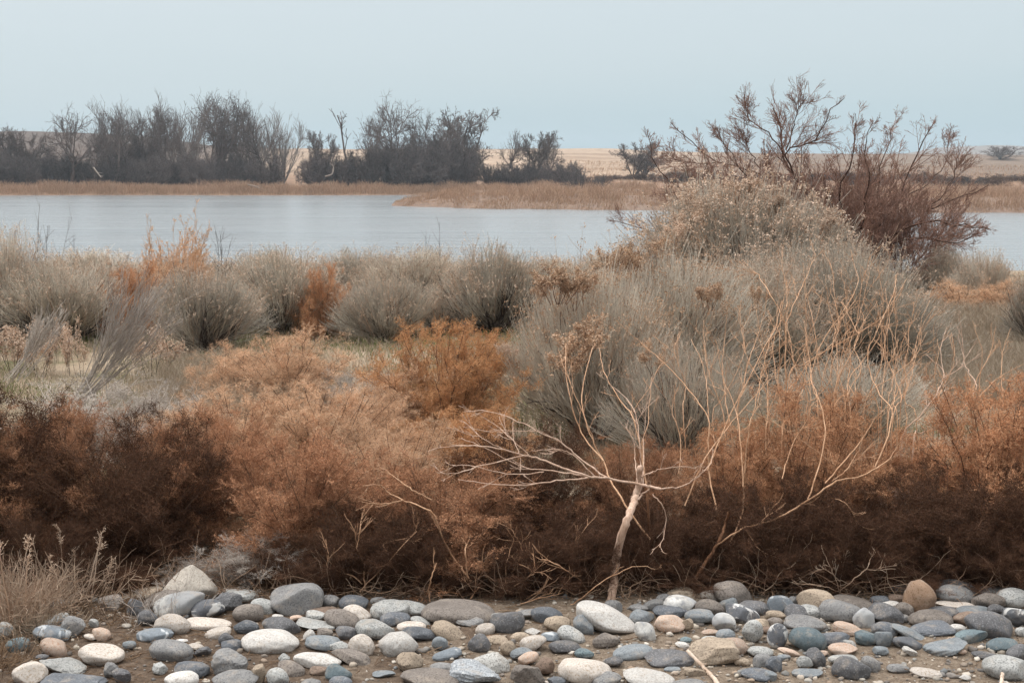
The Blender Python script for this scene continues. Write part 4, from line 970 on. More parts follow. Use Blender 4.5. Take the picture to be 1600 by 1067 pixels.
sapling("tan_sapling", "tallest upright tan sapling with a Y fork above the rust bush", "sapling", 'tanwood', [
    (S_, [(1222, 700), (1226, 650), (1228, 618), (1227, 553), (1228, 504)], .0068, .0045, Y, .4),
    (B_, [(1228, 506), (1242, 472), (1252, 450), (1263, 427), (1275, 395)], .0045, .0015, Y + .4, .4),
    (B_, [(1228, 506), (1206, 464), (1190, 440), (1182, 427), (1153, 419), (1133, 401)], .0042, .0014, Y + .4, .3),
    (B_, [(1229, 480), (1230, 465), (1226, 431), (1206, 395)], .003, .0012, Y + .45, .3),
    (B_, [(1226, 640), (1245, 595), (1275, 557), (1340, 521), (1381, 492), (1417, 435)], .0046, .0015, Y + .05, .6),
    (B_, [(1232, 600), (1255, 570), (1290, 548), (1310, 515), (1303, 460), (1301, 423), (1287, 395)], .0042, .0014, Y + .1, .8),
    (B_, [(1340, 521), (1325, 490), (1316, 470)], .003, .0012, Y + .4, .2),
], "tan saplings and dead stems", twn=4, twL=.2)
Y = 6.25
sapling("tan_sapling", "pale grey forked sapling between the two tall rust bushes", "sapling", 'palewood', [
    (S_, [(1410, 690), (1437, 651), (1466, 610), (1474, 581), (1446, 553)], .0055, .0018, Y, .3),
    (B_, [(1428, 688), (1437, 678), (1469, 665), (1502, 642), (1525, 605), (1514, 582), (1507, 565), (1504, 533), (1498, 490)], .0052, .0015, Y, .6),
    (B_, [(1466, 672), (1475, 640), (1478, 600), (1470, 550), (1480, 510)], .0038, .0013, Y + .1, .4),
    (B_, [(1474, 590), (1500, 575), (1508, 555)], .0026, .0011, Y + .2, .1),
], "tan saplings and dead stems", twn=3, twL=.13)
Y = 6.3
sapling("tan_sapling", "slim tan stems poking up through the tall rust bush nearest the edge", "sapling", 'tanwood', [
    (S_, [(1520, 680), (1523, 602), (1547, 553), (1556, 510)], .005, .0015, Y, .5),
    (B_, [(1540, 660), (1530, 610), (1535, 553), (1527, 525)], .0042, .0014, Y, .3),
    (B_, [(1565, 640), (1565, 594), (1567, 549), (1580, 512)], .0044, .0014, Y, .4),
    (B_, [(1530, 620), (1560, 590), (1600, 568)], .003, .0012, Y, .3),
], "tan saplings and dead stems", twn=3, twL=.12)
Y = 6.15
sapling("tan_sapling", "thin wavy tan stems rising in front of the wide spreading rabbitbrush", "sapling", 'tanwood', [
    (S_, [(1330, 660), (1324, 602), (1344, 569), (1372, 530), (1388, 495), (1384, 450)], .0046, .0014, Y, .7),
    (B_, [(1320, 640), (1345, 580), (1335, 540), (1350, 500), (1330, 460)], .0036, .0013, Y, .6),
    (B_, [(1296, 660), (1318, 612), (1300, 560), (1310, 500), (1296, 450)], .0038, .0013, Y, .6),
    (B_, [(1350, 640), (1392, 590), (1430, 555), (1440, 500), (1452, 470)], .0034, .0012, Y, .6),
    (B_, [(1200, 670), (1196, 610), (1168, 560), (1160, 505)], .0036, .0013, Y, .6),
], "tan saplings and dead stems", twn=4, twL=.2)

# slender wavering stems of the thicket above the rust bushes
def waver(x0, y0, x1, y1, k=6):
    t = np.linspace(0, 1, k); w = np.cumsum(_tr.normal(0, 7, k)); w -= t * w[-1] * .6
    return [(x0 + (x1 - x0) * a + b, y0 + (y1 - y0) * a) for a, b in zip(t, w)]
for lb, spans in (("loose tan stems rising between the slanting clump and the Y forked sapling", [(1150, 690, 1140, 480), (1175, 700, 1215, 520), (1188, 690, 1170, 470), (1205, 680, 1255, 500), (1215, 660, 1196, 450), (1128, 670, 1098, 500), (1160, 650, 1205, 455), (1110, 660, 1150, 470), (1195, 660, 1225, 430), (1080, 650, 1060, 520)]),
                  ("dense tan stems crossing in front of the wide rabbitbrush's dark base", [(1262, 660, 1330, 470), (1280, 650, 1262, 440), (1300, 650, 1366, 470), (1318, 640, 1290, 430), (1275, 640, 1240, 470), (1340, 650, 1310, 480), (1290, 620, 1350, 425), (1255, 650, 1300, 520), (1310, 660, 1348, 400), (1270, 655, 1215, 470), (1330, 640, 1322, 440), (1245, 645, 1282, 455), (1300, 630, 1255, 410)]),
                  ("pale tan stems spreading beside the arching stem's upper fork", [(1375, 670, 1420, 500), (1390, 660, 1360, 470), (1402, 660, 1448, 520), (1365, 650, 1402, 450), (1420, 680, 1436, 540), (1385, 640, 1425, 470), (1430, 660, 1400, 500), (1455, 650, 1492, 520), (1410, 650, 1462, 480), (1375, 640, 1380, 420), (1480, 650, 1465, 530)])):
    sapling("tan_sapling", lb, "sapling", 'tanwood', [(S_ if i == 0 else B_, waver(*sp), _tr.uniform(.0032, .0052), .0013, 6.12 + .05 * i, .5) for i, sp in enumerate(spans)], "tan saplings and dead stems", twn=6, twL=.16)

GD = "dead twigs at the foot of the weed bushes"
Y = 5.38
TS[:] = [.85, .95]
def dead(label, stems, mat='tanwood', twn=3, twL=.09): sapling("dead_branch", label, "dead branch", mat, stems, GD, twn, twL)
dead("kinked dead twig rising beside the large grey boulder's group", [
    (S_, [(570, 922), (569, 900), (569, 881), (557, 857), (555, 833), (538, 802)], .0045, .0015, Y, .05),
    (B_, [(566, 912), (552, 900), (527, 891), (514, 874), (504, 845)], .0036, .0012, Y, .05),
    (B_, [(557, 857), (562, 830), (566, 800)], .0026, .001, Y, .05)])
dead("straight pale stalk slanting over the dark weeds", [(S_, [(562, 924), (600, 884), (651, 830)], .0022, .0016, Y - .03, .05)], twn=0)
dead("short pale upright twig behind the pale boulder pair", [(S_, [(672, 948), (670, 922), (674, 905), (682, 879)], .0038, .0024, Y - .05, .0), (B_, [(688, 940), (695, 915), (703, 890), (697, 870)], .0026, .001, Y, .05)], twn=1)
dead("long forked dead branch reaching up through the rust weeds", [
    (S_, [(736, 908), (722, 888), (710, 874), (692, 840), (679, 805), (658, 792), (627, 780), (605, 768), (593, 757), (567, 759)], .0055, .0016, Y, .1),
    (B_, [(675, 781), (650, 768), (631, 756), (610, 740), (598, 732)], .0036, .0012, Y + .05, .05),
    (B_, [(630, 781), (600, 787), (565, 784)], .003, .001, Y + .08, .03),
    (B_, [(730, 900), (727, 861), (728, 850), (722, 840)], .0042, .0018, Y, .05),
    (B_, [(593, 757), (585, 738), (580, 725)], .002, .001, Y + .1, .05)])
dead("curly dead stem beside the long forked branch", [
    (S_, [(776, 935), (770, 915), (754, 891), (754, 867), (758, 850)], .0034, .0012, Y, .05),
    (B_, [(799, 895), (815, 867), (811, 845), (802, 833), (797, 812)], .0034, .0012, Y + .05, .05),
    (B_, [(792, 922), (790, 885), (800, 850), (808, 820)], .003, .001, Y + .03, .05),
    (B_, [(735, 935), (742, 925), (749, 917)], .003, .002, Y - .06, 0)])
dead("sprawling dead twigs on the ground before the snapped trunk", [
    (S_, [(919, 924), (908, 908), (895, 898), (878, 886), (861, 878), (840, 871)], .0038, .0014, Y, -.05),
    (B_, [(800, 945), (830, 930), (870, 905), (885, 881), (909, 833)], .003, .001, Y, .05),
    (B_, [(870, 944), (850, 920), (836, 896), (834, 880)], .0034, .0012, Y, .02),
    (B_, [(803, 916), (820, 905), (836, 894)], .0034, .0014, Y - .04, 0),
    (B_, [(780, 950), (830, 938), (880, 925)], .003, .001, Y - .05, 0)], twn=5, twL=.13)
dead("thin stalk arched over beside the snapped trunk", [(S_, [(880, 950), (906, 936), (940, 909), (981, 888), (1008, 884), (1024, 890)], .0026, .0012, Y - .1, .0)], twn=2, twL=.05)
dead("small bare twig weed with spiky branches behind the tan round boulder", [
    (S_, [(1318, 940), (1312, 924), (1315, 895), (1324, 858)], .0032, .001, 5.36, .0),
    (B_, [(1312, 924), (1300, 890), (1285, 860)], .0024, .001, 5.36, -.03), (B_, [(1313, 922), (1340, 900), (1356, 885), (1367, 858)], .0028, .001, 5.36, .03),
    (B_, [(1312, 924), (1280, 914), (1244, 912)], .0026, .001, 5.36, -.05), (B_, [(1312, 926), (1340, 934), (1362, 940)], .0026, .001, 5.36, -.06),
    (B_, [(1313, 915), (1345, 905), (1372, 925)], .0022, .0009, 5.36, .02), (B_, [(1312, 908), (1290, 890), (1262, 898)], .0022, .0009, 5.36, .04), (B_, [(1350, 890), (1370, 890), (1384, 885)], .002, .0009, 5.36, 0)], 'straw', twn=5, twL=.05)
dead("thin horizontal stalk above the boulder pile", [(S_, [(1470, 912), (1520, 899), (1570, 899), (1605, 908)], .0018, .0012, 5.7, .0)], twn=1, twL=.05)
dead("bent dead twig with a hooked tip inside the dark weeds", [(S_, [(660, 900), (640, 872), (610, 862), (600, 850), (640, 838), (655, 815)], .0022, .001, Y + .05, 0), (B_, [(505, 900), (512, 870), (508, 842)], .002, .001, Y, 0)])

# ------------------------------------------------------------------ pale grass tufts at the gravel's edge
def tuft(seed, n, L, mat, tall=0, w=.0026):
    rng = np.random.default_rng(seed); G = MB()
    P, Rr = roots(rng, n, L, w * .5, 34, K=6, spread=.16, up=-.05, crook=.14); G.tubes(P, Rr, 3)
    A, Ar = grow(rng, P[::2], Rr[::2], 3, .2, .9, .4, 34, up=-.03, crook=.3, K=4, rmin=.0009); G.tubes(A, Ar, 3)
    parts = [("blades", G.mesh("blades", M[mat]))]
    if tall:
        S = MB(); P, Rr = roots(rng, tall, L * 1.5, .0028, 13, K=8, spread=.10, up=-.015, crook=.04); S.tubes(P, Rr, 5)
        A, Ar = grow(rng, P, Rr, 8, .74, 1, .13, 28, up=-.06, crook=.12, K=4, rmin=.0009); S.tubes(A, Ar, 3)
        c = A[:, 1:, :].reshape(-1, 3); d = np.repeat(A[:, -1] - A[:, 0], 3, 0); c = np.repeat(c, 2, 0); d = np.repeat(d, 2, 0) + rng.normal(size=c.shape) * .02
        S.flecks(c, d, .013, .003, rng); parts.append(("seed_stalks", S.mesh("seed_stalks", M['straw'])))
    return parts
GG = "grass tufts at the edge of the gravel"
for i, (px, py, n, L, mat, tall, s, lb) in enumerate((
        (20, 968, 420, .24, 'straw', 7, 1.0, "tall straw grass tuft with seed stalks beside the dark weeds"),
        (118, 950, 80, .20, 'straw', 7, 1.0, "slender straw seed stalks arching over dark weeds beside the tall tuft"),
        (70, 985, 260, .085, 'palegrass', 0, 1.0, "low greenish dry grass tuft among the cobbles"),
        (-15, 1040, 200, .12, 'litter', 0, 1.0, "brown matted grass at the picture's corner"),
        (165, 958, 160, .10, 'litter', 0, 1.0, "low brown grass tuft between small cobbles and the flat tan rock"),
        (250, 962, 60, .15, 'greyweed', 0, 1.0, "thin grey grass stems before the tan flat rock"),
        (60, 935, 420, .20, 'straw', 0, 1.0, "pinkish dead grass tuft under the dark weed bush"))):
    p = on_plane(px, py, 0); plant("grass_tuft", tuft(200 + i, n, L, mat, tall), (p[0], p[1], 0), i, (s, s, s), lb, "grass tuft", GG)
# ------------------------------------------------------------------ stones
def stone_mat(name, base, var=.25, speck=.0, speckc=(.05, .05, .05), vein=.0, veinc=(.75, .75, .75), patch=None, vs=14., ss=170.):
    m, nt, b = newmat(name)
    tc = node(nt, 'ShaderNodeTexCoord'); oi = node(nt, 'ShaderNodeObjectInfo')
    off = node(nt, 'ShaderNodeVectorMath', operation='MULTIPLY_ADD')
    nt.links.new(oi.outputs['Random'], off.inputs[0]); off.inputs[1].default_value = (37, 51, 23)
    nt.links.new(tc.outputs['Object'], off.inputs[2]); v = off.outputs[0]
    n1 = noise(nt, v, 16, 5, .6, .4); n2 = noise(nt, v, 130, 5, .7); n3 = noise(nt, v, 5, 3, .5)
    dark = tuple(c * (1 - var) for c in base); lite = tuple(min(.85, c * (1 + var * .7)) for c in base)
    c = ramp(nt, n1, [(.3, dark), (.5, base), (.72, lite)])
    c = mix(nt, 1., c, ramp(nt, n2, [(.3, (.72,) * 3), (.55, (1.0,) * 3), (.75, (1.18,) * 3)]), 'MULTIPLY')
    if patch: c = mix(nt, ramp(nt, n3, [(.48, (0,) * 3), (.60, (1,) * 3)]), c, patch)
    if speck:
        sp = noise(nt, v, ss, 2, .5)
        c = mix(nt, ramp(nt, sp, [(.60 - speck * .2, (0,) * 3), (.66 - speck * .2, (1,) * 3)]), c, speckc)
    if vein:
        vn = noise(nt, v, vs, 6, .62, 1.6)
        c = mix(nt, ramp(nt, vn, [(.60 - vein * .16, (0,) * 3), (.66 - vein * .16, (1,) * 3)]), c, veinc)
    hsv = node(nt, 'ShaderNodeHueSaturation'); nt.links.new(c, hsv.inputs['Color'])
    nt.links.new(maprange(nt, oi.outputs['Random'], 0, 1, .70, .98), hsv.inputs['Value'])
    # dust and soil that clings to the stones in blotches
    dust = noise(nt, v, 22, 6, .7)
    c = mix(nt, math_n(nt, 'MULTIPLY', ramp(nt, dust, [(.52, (0,) * 3), (.72, (1,) * 3)]), .5), hsv.outputs[0], (.36, .30, .245))
    nt.links.new(c, b.inputs['Base Color']); b.inputs['Roughness'].default_value = .78; b.inputs['Specular IOR Level'].default_value = .3
    hh = math_n(nt, 'ADD', math_n(nt, 'MULTIPLY', n1, .9), math_n(nt, 'MULTIPLY', n2, .35))
    bump(nt, b, hh, .45, .006)
    return m
SM = {
 'W': stone_mat("stone_white", (.60, .575, .55), .12, .25, (.40, .36, .33)),
 'C': stone_mat("stone_cream", (.54, .485, .44), .14, .2, (.36, .29, .23)),
 'LG': stone_mat("stone_pale_grey", (.42, .42, .41), .2, .3, (.22, .22, .22)),
 'G': stone_mat("stone_grey", (.24, .235, .235), .22, .2, (.13, .13, .135)),
 'DG': stone_mat("stone_dark_grey", (.125, .123, .130), .25, .15, (.2, .2, .21)),
 'DB': stone_mat("stone_slate_blue", (.12, .129, .147), .22, .1, (.2, .21, .23)),
 'BG': stone_mat("stone_blue_grey", (.215, .233, .25), .2, .2, (.13, .15, .17)),
 'T': stone_mat("stone_teal", (.135, .172, .192), .2, .15, (.09, .12, .135), patch=(.2, .26, .28)),
 'TL': stone_mat("stone_pale_tan", (.50, .45, .395), .16, .2, (.33, .29, .25)),
 'P': stone_mat("stone_peach", (.50, .385, .315), .16, .2, (.42, .26, .18)),
 'TN': stone_mat("stone_tan", (.40, .32, .245), .22, .25, (.22, .17, .13)),
 'BRG': stone_mat("stone_brown_grey", (.22, .19, .17), .25, .3, (.12, .10, .09)),
 'BR': stone_mat("stone_brown", (.22, .155, .12), .25, .25, (.12, .085, .065)),
 'OR': stone_mat("stone_rusty", (.34, .285, .245), .2, .2, (.2, .12, .07), patch=(.29, .19, .13)),
 'LT': stone_mat("stone_mottled", (.56, .55, .535), .3, .25, (.32, .32, .33), ss=50, patch=(.36, .365, .375)),
 'GR': stone_mat("stone_granite", (.34, .36, .385), .2, .5, (.19, .20, .22), vein=.12, veinc=(.5, .51, .52), vs=60),
 'GRL': stone_mat("stone_pale_granite", (.52, .51, .49), .2, .35, (.25, .24, .23)),
 'MB': stone_mat("stone_white_veined", (.12, .125, .14), .2, vein=.40, veinc=(.58, .57, .56), vs=9.),
 'MBB': stone_mat("stone_blue_veined", (.19, .215, .245), .2, vein=.30, veinc=(.5, .52, .54), vs=9.),
}
def ico(sub):
    import bmesh
    bm = bmesh.new(); bmesh.ops.create_icosphere(bm, subdivisions=sub, radius=1)
    V = np.array([v.co[:] for v in bm.verts]); Fc = np.array([[v.index for v in f.verts] for f in bm.faces]); bm.free()
    return V, Fc
ICO4, ICO4F = ico(5); ICO1, ICO1F = ico(2)
def stone_shape(rng, shape):
    d = ICO4.copy()
    n = {'o': rng.uniform(2.0, 2.5), 'f': rng.uniform(2.2, 2.7), 'a': 2.6, 'b': 5.0, 'y': 2.3, 'w': 2.2}[shape]
    p = d / (np.abs(d) ** n).sum(1, keepdims=True) ** (1 / n)
    amp = {'o': .085, 'f': .085, 'a': .12, 'b': .06, 'y': .07, 'w': .09}[shape]
    for _ in range(7):
        k = rng.normal(size=3) * 1.5; p = p * (1 + amp * .42 * np.sin(d @ k + rng.uniform(0, 6.28)))[:, None]
    for _ in range(6):
        k = rng.normal(size=3) * 6; p = p * (1 + .010 * np.sin(d @ k + rng.uniform(0, 6.28)))[:, None]
    # lopsided egg
    ax = rng.normal(size=3) * [.16, .1, .10]; p = p * (1 + (d @ ax))[:, None]
    if shape == 'y':
        t = np.clip((p[:, 2] + .9) / 1.9, 0, 1); s = 1 - .68 * t ** 1.35; p[:, 0] = p[:, 0] * s + .16 * t; p[:, 1] *= s
    if shape == 'w':
        p[:, 0] *= 1; p[:, 2] *= 1 - .35 * p[:, 0] * np.sign(1)
    cuts = {'o': 5, 'f': 4, 'a': 9, 'b': 7, 'y': 4, 'w': 3}[shape]
    for i in range(cuts):
        nn = rng.normal(size=3); nn /= np.linalg.norm(nn)
        h = rng.uniform(.80, .96) if shape in 'ofw' else rng.uniform(.62, .86)
        e = p @ nn - h; soft = .06 if shape in 'ofw' else .025
        p = p - nn[None] * (np.logaddexp(0, e / soft) * soft * .95)[:, None]
    if shape in 'ab':
        for _ in range(5):
            k = rng.normal(size=3) * 11; p = p * (1 + .012 * np.sin(d @ k + rng.uniform(0, 6.28)))[:, None]
    lo, hi = p.min(0), p.max(0)
    return (p - (lo + hi) / 2) / ((hi - lo) / 2)

